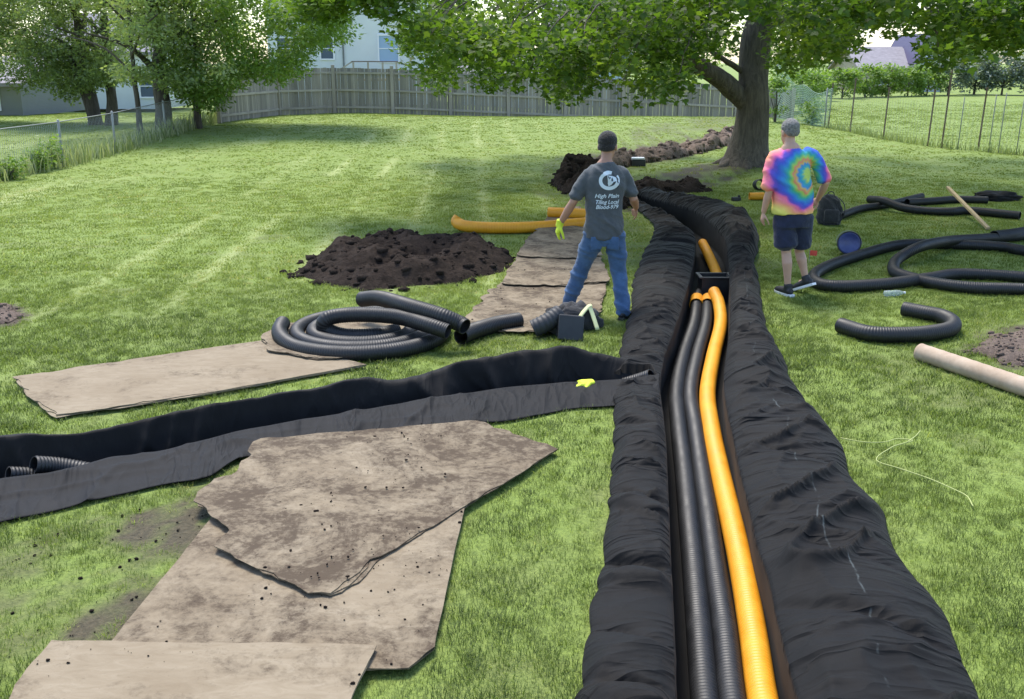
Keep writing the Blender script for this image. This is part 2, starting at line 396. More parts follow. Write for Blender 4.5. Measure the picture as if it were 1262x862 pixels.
mt, mtL = None, None
_r = catmull(rows, 1400); _mid = (_r[:, 2:4] + _r[:, 4:6]) / 2
_s = np.concatenate([[0], np.cumsum(np.linalg.norm(np.diff(_mid, axis=0), axis=1))]); mtL = _s[-1]
NU = int(mtL / .017); _t = np.linspace(0, mtL, NU)
mt = np.stack([np.interp(_t, _s, _r[:, k]) for k in range(10)], 1)
_v = mt[:, 4:6] - mt[:, 2:4]; _v /= np.linalg.norm(_v, axis=1)[:, None]; _w = np.clip((np.linspace(mtL, 0, NU) - 1.5) / 1.5, 0, 1)[:, None]
mt[:, 4:6] += _v * .035 * _w; mt[:, 2:4] -= _v * .02 * _w
def grow(a, b, d):                         # move a away from b by d
    v = a - b; return a + v / (np.linalg.norm(v, axis=1)[:, None] + 1e-9) * d
TRENCH_POLY = np.concatenate([grow(mt[:, 2:4], mt[:, 4:6], .10), grow(mt[:, 4:6], mt[:, 2:4], .10)[::-1]])[::6]
FAB_POLY = np.concatenate([mt[:, 0:2], mt[:, 6:8][::-1]])[::6]
# branch trench: columns of far top edge, near lip, near outer edge
BT = [(-160, 575, 640, 712), (-60, 552, 612, 672), (0, 538, 599, 650), (60, 534, 592, 636), (101, 524, 581, 625), (150, 519, 570, 614), (199, 511, 562, 602), (256, 508, 548, 594),
      (294, 499, 537, 572), (340, 490, 529, 560), (420, 483, 516, 545), (480, 473, 506, 538), (535, 464, 497, 530), (577, 459, 490, 526), (629, 453, 482, 522), (698, 444, 477, 508),
      (726, 437, 475, 505), (770, 428, 472, 503), (812, 425, 468, 500)]
brow = []
for x, yt, yl, yo in BT:
    far = P(x, yt, .13); lip = P(x, yl, .03); out = P(x, yo, 0)
    brow.append([far.x, far.y, lip.x, lip.y, out.x, out.y])
_r = catmull(brow, 900); _s = np.concatenate([[0], np.cumsum(np.linalg.norm(np.diff(_r[:, 2:4], axis=0), axis=1))]); btL = _s[-1]
NB = int(btL / .02); bt = np.stack([np.interp(np.linspace(0, btL, NB), _s, _r[:, k]) for k in range(6)], 1)
bn = bt[:, 2:4] - bt[:, 4:6]; bn /= np.linalg.norm(bn, axis=1)[:, None]        # from near edge towards far side
bfarlip = bt[:, 2:4] + bn * .26
bfartop = bt[:, 2:4] + bn * .40
bfarout = bt[:, 2:4] + bn * .58
BR_TRENCH = np.concatenate([bt[:, 2:4] - bn * .05, (bfarlip + bn * .16)[::-1]])[::6]
BR_IN = np.concatenate([bt[:, 2:4] + bn * .03, bfarlip[::-1]])[::6]
BR_POLY = np.concatenate([bt[:, 4:6], bfarout[::-1]])[::6]
MATS = {   # outline (pixels), material, ragged edges, top height, label
 'a': ([(18, 470), (40, 498), (70, 519), (250, 492), (452, 455), (330, 424), (150, 450)], 'ply_clean', .03),
 'b': ([(323, 424), (352, 408), (470, 400), (560, 410), (500, 440), (392, 451), (338, 440)], 'ply_mid', .05),
 'c': ([(323, 556), (577, 529), (609, 537), (687, 561), (462, 704), (440, 728), (408, 746), (385, 744), (340, 722), (272, 691), (288, 664), (250, 640), (252, 618), (292, 602)], 'ply_dirty', .055),
 'd': ([(135, 806), (262, 646), (330, 610), (573, 632), (534, 806), (504, 831), (300, 840)], 'ply_mid', .015),
 'e': ([(5, 905), (22, 862), (66, 806), (250, 810), (463, 812), (440, 862), (415, 925)], 'ply_clean', .01),
 'f': ([(575, 399), (600, 374), (622, 352), (690, 352), (748, 350), (738, 388), (700, 412), (590, 414)], 'ply_far', .09),
 'g': ([(618, 356), (640, 318), (690, 312), (738, 318), (752, 353), (700, 358)], 'ply_far', .09),
 'h': ([(638, 322), (655, 296), (672, 283), (722, 288), (742, 322), (700, 326)], 'ply_far', .09),
 'i': ([(668, 288), (678, 262), (715, 258), (722, 290)], 'ply_far', .04)}
MAT_POLY = {k: [g2(p) for p in v[0]] for k, v in MATS.items()}
PILE = [g2(p) for p in [(358, 338), (385, 318), (440, 302), (480, 296), (560, 300), (600, 305), (632, 320), (622, 335), (560, 350), (450, 359), (400, 350)]]
SOILS = [([(-20, 378), (20, 374), (38, 390), (18, 404), (-20, 404)], .9), ([(1175, 432), (1205, 408), (1290, 396), (1320, 470), (1262, 462)], .7),
         ([(150, 640), (330, 570), (330, 600), (260, 660), (140, 810), (60, 800), (120, 740)], .78), ([(-40, 690), (120, 640), (180, 690), (100, 800), (-60, 830)], .50),
         ([(690, 236), (900, 205), (930, 218), (840, 242), (790, 262), (735, 262)], .75), ([(700, 196), (905, 168), (908, 176), (800, 205), (705, 214)], .8),
         ([(1060, 440), (1180, 430), (1230, 500), (1120, 520)], .32), ([(560, 420), (720, 396), (720, 430), (560, 455)], .30),
         ([(790, 165), (905, 150), (905, 165), (760, 182)], .45), ([(120, 360), (330, 330), (400, 420), (140, 430)], .12),
         ([(740, 262), (800, 262), (790, 330), (740, 330)], .3), ([(540, 640), (600, 640), (640, 862), (480, 862)], .15), ([(560, 660), (760, 640), (740, 862), (560, 862)], .12)]
SOILS = [([g2(p) for p in q], a) for q, a in SOILS]

# ------------------------------------------------------------------ ground height
TRUNK = P(921, 214)
def base_z(x, y):
    x = np.asarray(x, float); y = np.asarray(y, float)
    z = .30 * sst(24, 38, y) * (1 - sst(9.5, 13, x)) * sst(-16, -11, x)
    drop = np.clip(x + 6.5, 0, 17) * .055 * sst(39, 44, y) + .5 * sst(44, 60, y)
    z = z - drop * (1 - sst(11, 16, x)) + .22 * np.exp(-((x - TRUNK.x) ** 2 + (y - TRUNK.y) ** 2) / 3.0)
    z = z + .05 * (fbm(x * .22, y * .22, 2, 5) - .5) * sst(11, 18, y)
    return z
def gz(x, y): return float(base_z(x, y))
def soil_at(x, y):
    s = np.zeros(np.shape(x)); nz = fbm(np.asarray(x) * 2.3, np.asarray(y) * 2.3, 4, 3); nf = fbm(np.asarray(x) * 9, np.asarray(y) * 9, 3, 8)
    for poly, a in SOILS:
        c = np.mean(poly, axis=0); big = [(c[0] + (p[0] - c[0]) * 1.25, c[1] + (p[1] - c[1]) * 1.25) for p in poly]
        i1 = inside(poly, x, y).astype(float) * .6 + inside(big, x, y) * .4
        s = np.maximum(s, a * i1 * np.clip((nz * .6 + nf * .6 - .38) * 4, 0, 1.2))
    s = np.maximum(s, .35 * np.clip((nz - .62) * 6, 0, 1) * (np.asarray(y) < 14))
    return np.clip(s, 0, 1)
Sd = (P(285, 216) - P(0, 352)); Sd = Vector((Sd.x, Sd.y)).normalized(); Sn = Vector((-Sd.y, Sd.x)); So = P(0, 352)
def stripe_at(x, y):
    q = (np.asarray(x) - So.x) * Sn.x + (np.asarray(y) - So.y) * Sn.y
    a = np.maximum(0, np.cos(2 * np.pi * (q + .18 * (vn(np.asarray(x) * .15, np.asarray(y) * .15, 4) - .5)) / 1.1)) ** 6
    br = np.clip((fbm(np.asarray(x) * .3, np.asarray(y) * .3, 3, 21) - .26) * 3.2, 0, 1)
    return .56 * a * br * sst(8, 10, y) * (1 - sst(34, 40, y)) * (1 - sst(-1.5, 2.5, x))
xs = np.concatenate([-np.geomspace(5.2, 420, 46)[::-1], np.arange(-5.1, 6.0, .07), np.geomspace(6.0, 420, 46)])
ys = np.concatenate([-np.geomspace(.6, 300, 18)[::-1], np.arange(0, 2.4, .3), np.arange(2.45, 17.6, .07), 17.6 + np.geomspace(.1, 800, 90)])
gx, gy = np.meshgrid(xs, ys); gzz = base_z(gx, gy)
gzz = gzz + .012 * (fbm(gx * 3, gy * 3, 3, 2) - .5) * (np.abs(gx) < 8) * (gy < 20)
gzz -= .52 * inside(TRENCH_POLY, gx, gy)
gzz -= .42 * inside(BR_TRENCH, gx, gy) * ~inside(TRENCH_POLY, gx, gy)
ny, nx = gx.shape; ii = np.arange(ny - 1)[:, None] * nx + np.arange(nx - 1)[None, :]
fc = np.stack([ii, ii + 1, ii + nx + 1, ii + nx], 2).reshape(-1, 4)
tr = inside(TRENCH_POLY, gx, gy) | inside(BR_TRENCH, gx, gy)
lawn = mesh_np('lawn', np.stack([gx, gy, gzz], 2).reshape(-1, 3), fc, M['lawn'], smooth=True,
               attrs={'soil': np.maximum(soil_at(gx, gy), tr).ravel(), 'stripe': stripe_at(gx, gy).ravel()})
tag(lawn, kind='structure')

# ------------------------------------------------------------------ grass (stuff, instanced tufts)
def tuft(name, n, h, wd, spread, seed):
    r = np.random.default_rng(seed); V = []; Fq = []
    for k in range(n):
        a = r.uniform(0, 6.283); d = spread * math.sqrt(r.uniform()); bx, by = d * math.cos(a), d * math.sin(a)
        la = a + r.uniform(-1.2, 1.2); ln = r.uniform(.25, .95); hh = h * r.uniform(.55, 1.1); wa = r.uniform(0, 3.14)
        wx, wy = math.cos(wa) * wd / 2, math.sin(wa) * wd / 2; b = len(V)
        mx, my = bx + math.cos(la) * hh * ln * .35, by + math.sin(la) * hh * ln * .35
        tx, ty = bx + math.cos(la) * hh * ln, by + math.sin(la) * hh * ln; zt = hh * (1 - .45 * ln)
        V += [(bx - wx, by - wy, -.01), (bx + wx, by + wy, -.01), (mx + wx * .8, my + wy * .8, zt * .62), (mx - wx * .8, my - wy * .8, zt * .62), (tx + wx * .15, ty + wy * .15, zt), (tx - wx * .15, ty - wy * .15, zt)]
        Fq += [(b, b + 1, b + 2, b + 3), (b + 3, b + 2, b + 4, b + 5)]
    me = bpy.data.meshes.new(name); me.from_pydata(V, [], Fq); me.materials.append(M['grass'])
    me.polygons.foreach_set('use_smooth', [True] * len(me.polygons))
    return bpy.data.objects.new(name, me)
def scatter(name, pts, scl, tint, tuft_o, label, cat):
    n = len(pts); me = bpy.data.meshes.new(name); me.vertices.add(n); me.vertices.foreach_set('co', np.asarray(pts, np.float32).ravel())
    for an, av in (('scl', scl), ('tint', tint), ('rotz', rng.uniform(0, 6.283, n))):
        a = me.attributes.new(an, 'FLOAT', 'POINT'); a.data.foreach_set('value', np.asarray(av, np.float32))
    o = link(bpy.data.objects.new(name, me)); tag(o, label, cat, kind='stuff')
    ng = bpy.data.node_groups.new(name, 'GeometryNodeTree')
    ng.interface.new_socket('Geometry', in_out='INPUT', socket_type='NodeSocketGeometry'); ng.interface.new_socket('Geometry', in_out='OUTPUT', socket_type='NodeSocketGeometry')
    N = ng.nodes; gi = N.new('NodeGroupInput'); go = N.new('NodeGroupOutput'); m2p = N.new('GeometryNodeMeshToPoints'); iop = N.new('GeometryNodeInstanceOnPoints'); oi = N.new('GeometryNodeObjectInfo')
    oi.inputs['Object'].default_value = tuft_o
    na = N.new('GeometryNodeInputNamedAttribute'); na.data_type = 'FLOAT'; na.inputs[0].default_value = 'scl'
    nr = N.new('GeometryNodeInputNamedAttribute'); nr.data_type = 'FLOAT'; nr.inputs[0].default_value = 'rotz'
    cx = N.new('ShaderNodeCombineXYZ'); L = ng.links
    L.new(gi.outputs[0], m2p.inputs[0]); L.new(m2p.outputs[0], iop.inputs['Points']); L.new(oi.outputs['Geometry'], iop.inputs['Instance'])
    L.new(na.outputs[0], iop.inputs['Scale']); L.new(nr.outputs[0], cx.inputs[2]); L.new(cx.outputs[0], iop.inputs['Rotation']); L.new(iop.outputs[0], go.inputs[0])
    md = o.modifiers.new('tufts', 'NODES'); md.node_group = ng
    return o
def grass_points(y0, y1, dens, margin):
    a0, a1 = y0 * .82, y1 * 1.18
    A = (a1 - a0) * (2 * (.56 * a1 + margin)); n = int(A * dens)
    y = rng.uniform(a0, a1, n); x = rng.uniform(-1, 1, n) * (.56 * a1 + margin)
    k = (np.abs(x) < .56 * y + margin) & (rng.uniform(0, 1, n) < sst(y0 * .82, y0 * 1.18, y) * (1 - sst(y1 * .82, y1 * 1.18, y))); x, y = x[k], y[k]
    keep = ~(inside(FAB_POLY, x, y) | inside(BR_POLY, x, y) | inside(PILE, x, y))
    for p in MAT_POLY.values(): keep &= ~inside(p, x, y)
    so_ = soil_at(x, y); keep &= rng.uniform(0, 1, len(x)) > so_ * 1.1
    thin = fbm(x * 1.9, y * 1.9, 3, 77); keep &= rng.uniform(0, 1, len(x)) < .50 + 1.2 * (thin - .25) + .9 * sst(7, 12, y)
    x, y = x[keep], y[keep]; st = stripe_at(x, y)
    z = base_z(x, y) - .004
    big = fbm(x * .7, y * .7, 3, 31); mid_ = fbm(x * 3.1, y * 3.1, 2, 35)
    fa = sst(7, 13, y); tint = np.clip(.02 + .42 * fa + (.50 - .22 * fa) * (big - .2) + (.40 - .25 * fa) * (mid_ - .45) + rng.normal(0, .12, len(x)) * (1 - .3 * fa) + .60 * st + .35 * soil_at(x, y) + (rng.uniform(0, 1, len(x)) < .05) * .4, 0, 1)  # fa lightens tufts with distance: far sun and near shade painted into blade colour
    sc_ = rng.uniform(.6, 1.2, len(x)) * (1 - .45 * st) * (.62 + .16 * fa + (.75 - .45 * fa) * fbm(x * 1.7, y * 1.7, 2, 44))
    return np.stack([x, y, z], 1), sc_, tint
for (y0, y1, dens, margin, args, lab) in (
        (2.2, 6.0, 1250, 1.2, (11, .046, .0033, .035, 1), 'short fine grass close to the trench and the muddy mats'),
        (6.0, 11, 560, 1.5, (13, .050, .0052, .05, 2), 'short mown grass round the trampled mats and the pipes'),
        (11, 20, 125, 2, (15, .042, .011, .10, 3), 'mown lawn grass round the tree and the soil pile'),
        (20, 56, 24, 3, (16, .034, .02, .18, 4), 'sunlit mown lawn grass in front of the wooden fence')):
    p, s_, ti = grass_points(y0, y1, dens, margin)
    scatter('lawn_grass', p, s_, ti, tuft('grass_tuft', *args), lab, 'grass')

# ------------------------------------------------------------------ geotextile in the trenches
def pillows(s, seed, L0, jit):
    r = np.random.default_rng(seed); c = [-1.0]
    while c[-1] < 40: c.append(c[-1] + L0 * r.uniform(1 - jit, 1 + jit))
    c = np.array(c); k = np.clip(np.searchsorted(c, s) - 1, 0, len(c) - 2); q = (s - c[k]) / (c[k + 1] - c[k])
    return np.clip(np.sin(np.pi * np.clip(q, 0, 1)), 0, 1) ** .42, k
def creases(a, c, seed, specs):
    """thin raised fold lines: a, c in metres along / across the cloth; specs = (angle, density across, density along, height, sharpness)"""
    h = 0
    wa = a + .16 * (fbm(a * 2.1, c * 2.1, 2, seed) - .5); wc = c + .16 * (fbm(a * 2.3 + 9, c * 2.3, 2, seed + 1) - .5)
    for k, (ang, fu, fv, amp, p) in enumerate(specs):
        u = wa * math.cos(ang) + wc * math.sin(ang); v = -wa * math.sin(ang) + wc * math.cos(ang)
        n = vn(u * fu + 13 * k, v * fv + 5 * k, seed + 10 + k); m = np.clip(vn(u * fu * .35, v * fv * .8 + 3, seed + 30 + k) * 2.2 - .6, 0, 1)
        h = h + amp * (1 - np.abs(2 * n - 1)) ** p * m
    return h
def main_fabric():
    NLf, NW, NBt, NRf = 34, 10, 6, 52
    s = np.linspace(0, mtL, NU)
    Lo, Ll, Rl, Ro = mt[:, 0:2], mt[:, 2:4], mt[:, 4:6], mt[:, 6:8]; hl, hr = mt[:, 8], mt[:, 9]
    cols = []; acr = []
    def prof(t): return np.clip(1 - np.abs(2 * t - 1) ** 2.4, 0, 1) ** .6
    def side(O, I, h, n, seed, L0, skew, specs, tuck):
        wd = np.linalg.norm(I - O, axis=1)
        for i in range(n):
            t = i / (n - 1); c = wd * t
            u = s + skew * (t - .5) + .16 * (fbm(s * 1.6, c * 2, 2, seed + 5) - .5)
            r = np.random.default_rng(seed); ce = [-1.0]
            while ce[-1] < 40: ce.append(ce[-1] + L0 * r.uniform(.4, 1.9))
            ce = np.array(ce); k = np.clip(np.searchsorted(ce, u) - 1, 0, len(ce) - 2); q = np.clip((u - ce[k]) / (ce[k + 1] - ce[k]), 0, 1); Lc = ce[k + 1] - ce[k]
            d0 = q * Lc; d1 = (1 - q) * Lc                      # a tuck: steep on one side, slow rise on the other
            dep = _h(k, k * 0, seed + 3) * 1.5 - .5; dep1 = _h(k + 1, k * 0, seed + 3) * 1.5 - .5
            tk = -(.35 + .65 * dep) * np.exp(-(d0 / .03) ** 2) * tuck - (.35 + .65 * dep1) * np.exp(-(d1 / .055) ** 1.3) * tuck * .8
            swell = np.sin(np.pi * q) ** .7
            ed = (swell - .6) * .022 * (1 - t) ** 2 + .03 * (fbm(s * 3.5, s * 0 + 1, 3, seed + 9) - .5) * (1 - t)
            v = O - I; v = v / np.linalg.norm(v, axis=1)[:, None]
            xy = O + (I - O) * t + v * ed[:, None]
            cell = _h(k, k * 0, seed) - .5
            z = h * .86 * (1 + .25 * cell) * prof(np.full_like(s, .03 + .90 * t)) * (.88 + .12 * swell)
            em = min(1, t * 4 + .05) * min(1, (1 - t) * 5 + .2)
            z = z + (tk + creases(s, c, seed + 40, specs) + .05 * (fbm(s * 1.5, c * 1.5, 2, seed + 60) - .5)) * em + .012
            yield xy, np.maximum(z, .006 if t < .6 else -1), t
    LS = [(.35, 4.5, 1.3, .055, 5.0), (-.5, 5.5, 1.5, .045, 5.0), (1.2, 6, 1.8, .025, 4)]
    RS = [(.75, 3.2, .9, .070, 5.0), (-.45, 3.6, 1.0, .065, 5.0), (1.35, 4.5, 1.2, .035, 4.0), (.2, 6, 1.5, .028, 4.0)]
    for xy, z, t in side(Lo, Ll, hl, NLf, 3, .36, .12, LS, .055): cols.append((xy, z)); acr.append(0 * s - t)
    lastL = cols[-1]
    v = Rl - Ll; wd = np.linalg.norm(v, axis=1); v = v / wd[:, None]
    R_cols = list(side(Ro, Rl, hr, NRf, 8, .75, -.35, RS, .042))[::-1]
    firstR = R_cols[0]; BOT = -.235
    for i in range(1, NW):
        t = i / NW; z = lastL[1] * (1 - t) + BOT * t
        cols.append((Ll - v * (.014 * (fbm(s * 4, s * 0 + t * 3, 2, 50) - .5))[:, None], z)); acr.append(0 * s - 1)
    for i in range(NBt):
        t = i / (NBt - 1); cols.append((Ll + v * (wd * t)[:, None], BOT + .01 * fbm(s * 3, s * 0 + t * 4, 2, 51))); acr.append(0 * s - 1)
    for i in range(NW - 1, 0, -1):
        t = i / NW; z = firstR[1] * (1 - t) + BOT * t
        cols.append((Rl + v * (.012 * (fbm(s * 3, s * 0 + t * 2, 2, 52) - .5))[:, None], z)); acr.append(0 * s - 1)
    for xy, z, t in R_cols: cols.append((xy, z)); acr.append(0 * s + t)
    nv = len(cols); V = np.zeros((NU, nv, 3)); A = np.zeros((NU, nv))
    for j, (xy, z) in enumerate(cols): V[:, j, :2] = xy; V[:, j, 2] = z; A[:, j] = acr[j]
    ACM = np.concatenate([np.zeros((NU, 1)), np.cumsum(np.linalg.norm(np.diff(V, axis=1), axis=2), axis=1)], 1)
    inb = inside(BR_IN, V[:, :, 0], V[:, :, 1]) & (np.arange(nv)[None, :] < NLf + NW)
    V[:, :, 2] = np.where(inb, np.minimum(V[:, :, 2], -.22), V[:, :, 2])
    V[:, :, 2] += base_z(V[:, :, 0], V[:, :, 1])
    i = np.arange(NU - 1)[:, None] * nv + np.arange(nv - 1)[None, :]
    f = np.stack([i, i + 1, i + nv + 1, i + nv], 2).reshape(-1, 4)
    o = mesh_np('trench_fabric', V.reshape(-1, 3), f, M['fabric'], smooth=True, attrs={'across': A.ravel(), 'along': np.repeat(s, nv), 'acm': ACM.ravel()})
    m = o.modifiers.new('thick', 'SOLIDIFY'); m.thickness = .003; m.offset = 1
    tag(o, 'puffy black filter fabric lining the trench that holds the yellow pipe', 'fabric'); return o
main_fabric()
def branch_fabric():
    s = np.linspace(0, btL, NB); cols = []
    O, Lp = bt[:, 4:6], bt[:, 2:4]
    n = 26
    for i in range(n):
        t = i / (n - 1); ed = .035 * (fbm(s * 2.2, s * 0 + 3, 3, 61) - .5) * (1 - t)
        v = (O - Lp); v = v / np.linalg.norm(v, axis=1)[:, None]
        z = .018 + .045 * t ** 1.5 + .030 * (fbm(s * 1.1, s * 0 + t * 1.5, 3, 62) - .4) * np.sin(np.pi * min(1, t + .1)) + creases(s, t * .5, 63, [(.9, 3.5, 1.2, .024, 3.5), (-.6, 4, 1.3, .020, 3.5), (1.4, 6, 1.5, .012, 3)])
        cols.append((O + (Lp - O) * t + v * ed[:, None], np.maximum(z, .010)))
    zl = cols[-1][1]
    for i in range(1, 9):
        t = i / 8; cols.append((Lp + bn * (.03 * t), zl * (1 - t) - .32 * t))
    for i in range(1, 6):
        t = i / 5; cols.append((Lp + bn * (.03 + .18 * t), -.32 + 0 * s))
    top = (.165 + .10 * (fbm(s * 1.5, s * 0 + 9, 4, 64) - .5) * 2) * (1 - .62 * sst(btL - .75, btL - .1, s))
    for i in range(1, 22):
        t = i / 21; z = -.32 * (1 - t) + top * t
        fold = (-creases(s, t * .45 + 0 * s, 65, [(.25, 4.2, .9, .13, 2.0), (-.35, 6, 1.2, .07, 2.2), (.6, 9, 2, .035, 2.2)]) + .035) * math.sin(math.pi * min(1, t * .8 + .12))
        cols.append((Lp + bn * ((.21 + .15 * t ** 1.3) + fold)[:, None], z))
    for i in range(1, 15):
        t = i / 14; z = top * np.cos(t * np.pi / 2) ** .8 + .012 + .02 * (fbm(s * 4, s * 0 + t * 2, 2, 66) - .5) * (1 - t)
        cols.append((Lp + bn * ((.36 + .22 * t + .05 * (fbm(s * 2, s * 0 + 2, 2, 67) - .5) * t))[:, None], z))
    nv = len(cols); V = np.zeros((NB, nv, 3))
    for j, (xy, z) in enumerate(cols): V[:, j, :2] = xy; V[:, j, 2] = z
    i = np.arange(NB - 1)[:, None] * nv + np.arange(nv - 1)[None, :]
    f = np.stack([i, i + 1, i + nv + 1, i + nv], 2).reshape(-1, 4)
    ACM = np.concatenate([np.zeros((NB, 1)), np.cumsum(np.linalg.norm(np.diff(V, axis=1), axis=2), axis=1)], 1)
    o = mesh_np('trench_fabric', V.reshape(-1, 3), f, M['fabric2'], smooth=True, attrs={'along': np.repeat(s, nv), 'acm': ACM.ravel()})
    m = o.modifiers.new('thick', 'SOLIDIFY'); m.thickness = .004; m.offset = 1
    tag(o, 'black and grey filter fabric folded open along the narrow side trench', 'fabric')
branch_fabric()

# ------------------------------------------------------------------ plywood ground mats
def mat_thing(key, z0, label, plies=3, th=.006, group=None, tilt=(0, 0)):
    poly = MAT_POLY[key]; mname, rag = MATS[key][1:]; c = np.mean(poly, axis=0)
    root = empty('plywood_sheet', (c[0], c[1], z0)); tag(root, label, 'plywood sheet', group)
    def height(x, y):
        return z0 + tilt[0] * (x - c[0]) + tilt[1] * (y - c[1]) + .010 * (fbm(x * .8, y * .8, 2, ord(key[0])) - .3) + base_z(x, y)
    for k in range(plies):
        pts = []; n = len(poly)
        r = random.Random(ord(key[0]) * 10 + k)
        for i in range(n):
            a, b = np.array(poly[i]), np.array(poly[(i + 1) % n]); L = np.linalg.norm(b - a); m = max(2, int(L / .05))
            ragged = rag * (1.0 if L < 1.1 else .32)
            nrm = np.array([(b - a)[1], -(b - a)[0]]) / (L + 1e-9)
            for q in range(m):
                t = q / m; p = a + (b - a) * t
                amp = ragged * (float(ridged(p[0] * 4 + k * 3, p[1] * 4, 3, 70 + k)) - .55) * 1.6 - (plies - 1 - k) * ragged * -.35 * 0 - k * ragged * .30 * (float(vn(p[0] * 5, p[1] * 5, 75 + k)) > .45)
                pts.append(p + nrm * amp * (1 if True else 0))
        area = sum(pts[i][0] * pts[(i + 1) % len(pts)][1] - pts[(i + 1) % len(pts)][0] * pts[i][1] for i in range(len(pts)))
        if area < 0: pts = pts[::-1]
        bm = bmesh.new(); zt = th * (k + 1); zb = th * k + .0006
        top = [bm.verts.new((p[0] - c[0], p[1] - c[1], float(height(p[0], p[1])) - z0 + zt)) for p in pts]
        bot = [bm.verts.new((p[0] - c[0], p[1] - c[1], float(height(p[0], p[1])) - z0 + zb)) for p in pts]
        ft = bm.faces.new(top); fb = bm.faces.new(bot[::-1]); m = len(top)
        for i in range(m): bm.faces.new((bot[i], bot[(i + 1) % m], top[(i + 1) % m], top[i]))
        bmesh.ops.triangulate(bm, faces=[ft, fb])
        bmo('ply', bm, M[mname], root)
    return root
mat_thing('a', .022, 'clean pale plywood sheet lying alone beside the side trench, ragged at its outer end')
mat_thing('b', .046, 'small broken plywood piece under the big black pipe coil')
mat_thing('d', .022, 'muddy plywood sheet partly under two others beside the trench')
mat_thing('c', .050, 'mud-stained split plywood sheet lying on top, corner pointing to the fabric trench', tilt=(-.024, .004))
mat_thing('e', .046, 'smooth tan plywood sheet with few stains, overlapping the muddy sheet')
mat_thing('f', .022, 'trampled plywood sheet behind the black fittings at the feet of the man in jeans')
mat_thing('g', .044, 'trampled plywood sheet in the middle of the walkway of mats')
mat_thing('h', .066, 'trampled plywood sheet near the yellow pipes, overlapping the next mat')
mat_thing('i', .030, 'small plywood sheet under the two yellow pipes')

# ------------------------------------------------------------------ soil
def clods(name, pts, smin, smax, m, parent=None, label=None, cat=None, seed=0):
    r = np.random.default_rng(seed); bm0 = bmesh.new(); bmesh.ops.create_icosphere(bm0, subdivisions=1, radius=1)
    bv = np.array([v.co[:] for v in bm0.verts]); bf = np.array([[v.index for v in f.verts] for f in bm0.faces]); bm0.free()
    V = []; Fa = []
    for i, p in enumerate(pts):
        s = smin + (smax - smin) * r.uniform() ** 3; q = bv * (1 + r.uniform(-.32, .32, (len(bv), 1))) * (s * np.array([r.uniform(.8, 1.3), r.uniform(.8, 1.3), r.uniform(.5, .95)]))
        V.append(q + np.array(p)); Fa.append(bf + i * len(bv))
    o = mesh_np(name, np.concatenate(V), np.concatenate(Fa), m, parent)
    o['kind'] = 'stuff'
    if label: tag(o, label, cat)
    return o
def mound(name, poly, h, m, label, seed, step=.035, rough=.5, lumps=200, ls=(.012, .07), cat='soil pile'):
    poly = np.array(poly); c = poly.mean(0); x0, y0 = poly.min(0) - .15; x1, y1 = poly.max(0) + .15
    X, Y = np.meshgrid(np.arange(x0, x1, step), np.arange(y0, y1, step))
    # distance to outline as height mask
    d = np.full(X.shape, 9.0)
    for i in range(len(poly)):
        a, b = poly[i], poly[(i + 1) % len(poly)]; ab = b - a; t = np.clip(((X - a[0]) * ab[0] + (Y - a[1]) * ab[1]) / (ab @ ab), 0, 1)
        d = np.minimum(d, np.hypot(X - a[0] - t * ab[0], Y - a[1] - t * ab[1]))
    d = np.where(inside(poly, X, Y), d, -d) + .16 * (fbm(X * 3, Y * 3, 3, seed) - .5)
    w_ = min(.38 * d.max(), 1.0); k = np.clip(d / w_, -.3, 1); prof = np.sin(np.clip(k, 0, 1) * np.pi / 2) ** .8
    z = h * prof * (.45 + .55 * rough + rough * 2.5 * (fbm(X * 1.9, Y * 1.9, 4, seed + 1) - .5)) + .17 * h / .25 * prof * (ridged(X * 4, Y * 4, 4, seed + 2) - .5) + np.minimum(0, k) * .3
    Z = base_z(X, Y) + z
    n1, n2 = X.shape; ii = np.arange(n1 - 1)[:, None] * n2 + np.arange(n2 - 1)[None, :]
    f = np.stack([ii, ii + 1, ii + n2 + 1, ii + n2], 2).reshape(-1, 4)
    kk = (k > -.12).ravel(); f = f[kk[f].all(1)]
    root = empty(name, (c[0], c[1], gz(c[0], c[1]))); tag(root, label, cat)
    V = np.stack([X, Y, Z], 2).reshape(-1, 3) - np.array(root.location)
    mesh_np('heap', V, f, m, root, smooth=False)
    r = np.random.default_rng(seed); ok = np.argwhere((k > -.25)); P_ = []
    for _ in range(lumps):
        a, b = ok[r.integers(len(ok))]; P_.append(np.array([X[a, b] + r.uniform(-.02, .02), Y[a, b] + r.uniform(-.02, .02), base_z(X[a, b], Y[a, b]) + max(0, z[a, b]) + .004]) - np.array(root.location))
    clods('clods', P_, ls[0], ls[1], m, root, seed=seed)
    return root
mound('soil_pile', PILE, .16, M['dirt'], 'long heap of dark wet soil on the lawn behind the pipe coil', 31, .03, 1.0, 520, (.008, .065))
mound('soil_pile', [g2(p) for p in [(682, 230), (690, 212), (735, 212), (752, 226), (738, 240), (700, 240)]], .40, M['dirt'], 'dark lump of soil beside the shoulder of the man in the grey shirt', 33, .035, .7, 120, (.03, .12))
mound('soil_pile', [g2(p) for p in [(700, 212), (760, 199), (830, 188), (912, 170), (935, 170), (930, 176), (850, 193), (790, 203), (720, 219)]], .19, M['dirt2'], 'long ridge of brown spoil running to the big tree trunk', 35, .06, 1.0, 520, (.02, .10))
mound('soil_pile', [g2(p) for p in [(735, 262), (760, 238), (800, 228), (850, 230), (880, 238), (820, 240), (790, 246), (762, 262)]], .16, M['dirt'], 'low dark soil around the far end of the fabric trench', 37, .04, .8, 160, (.012, .07))
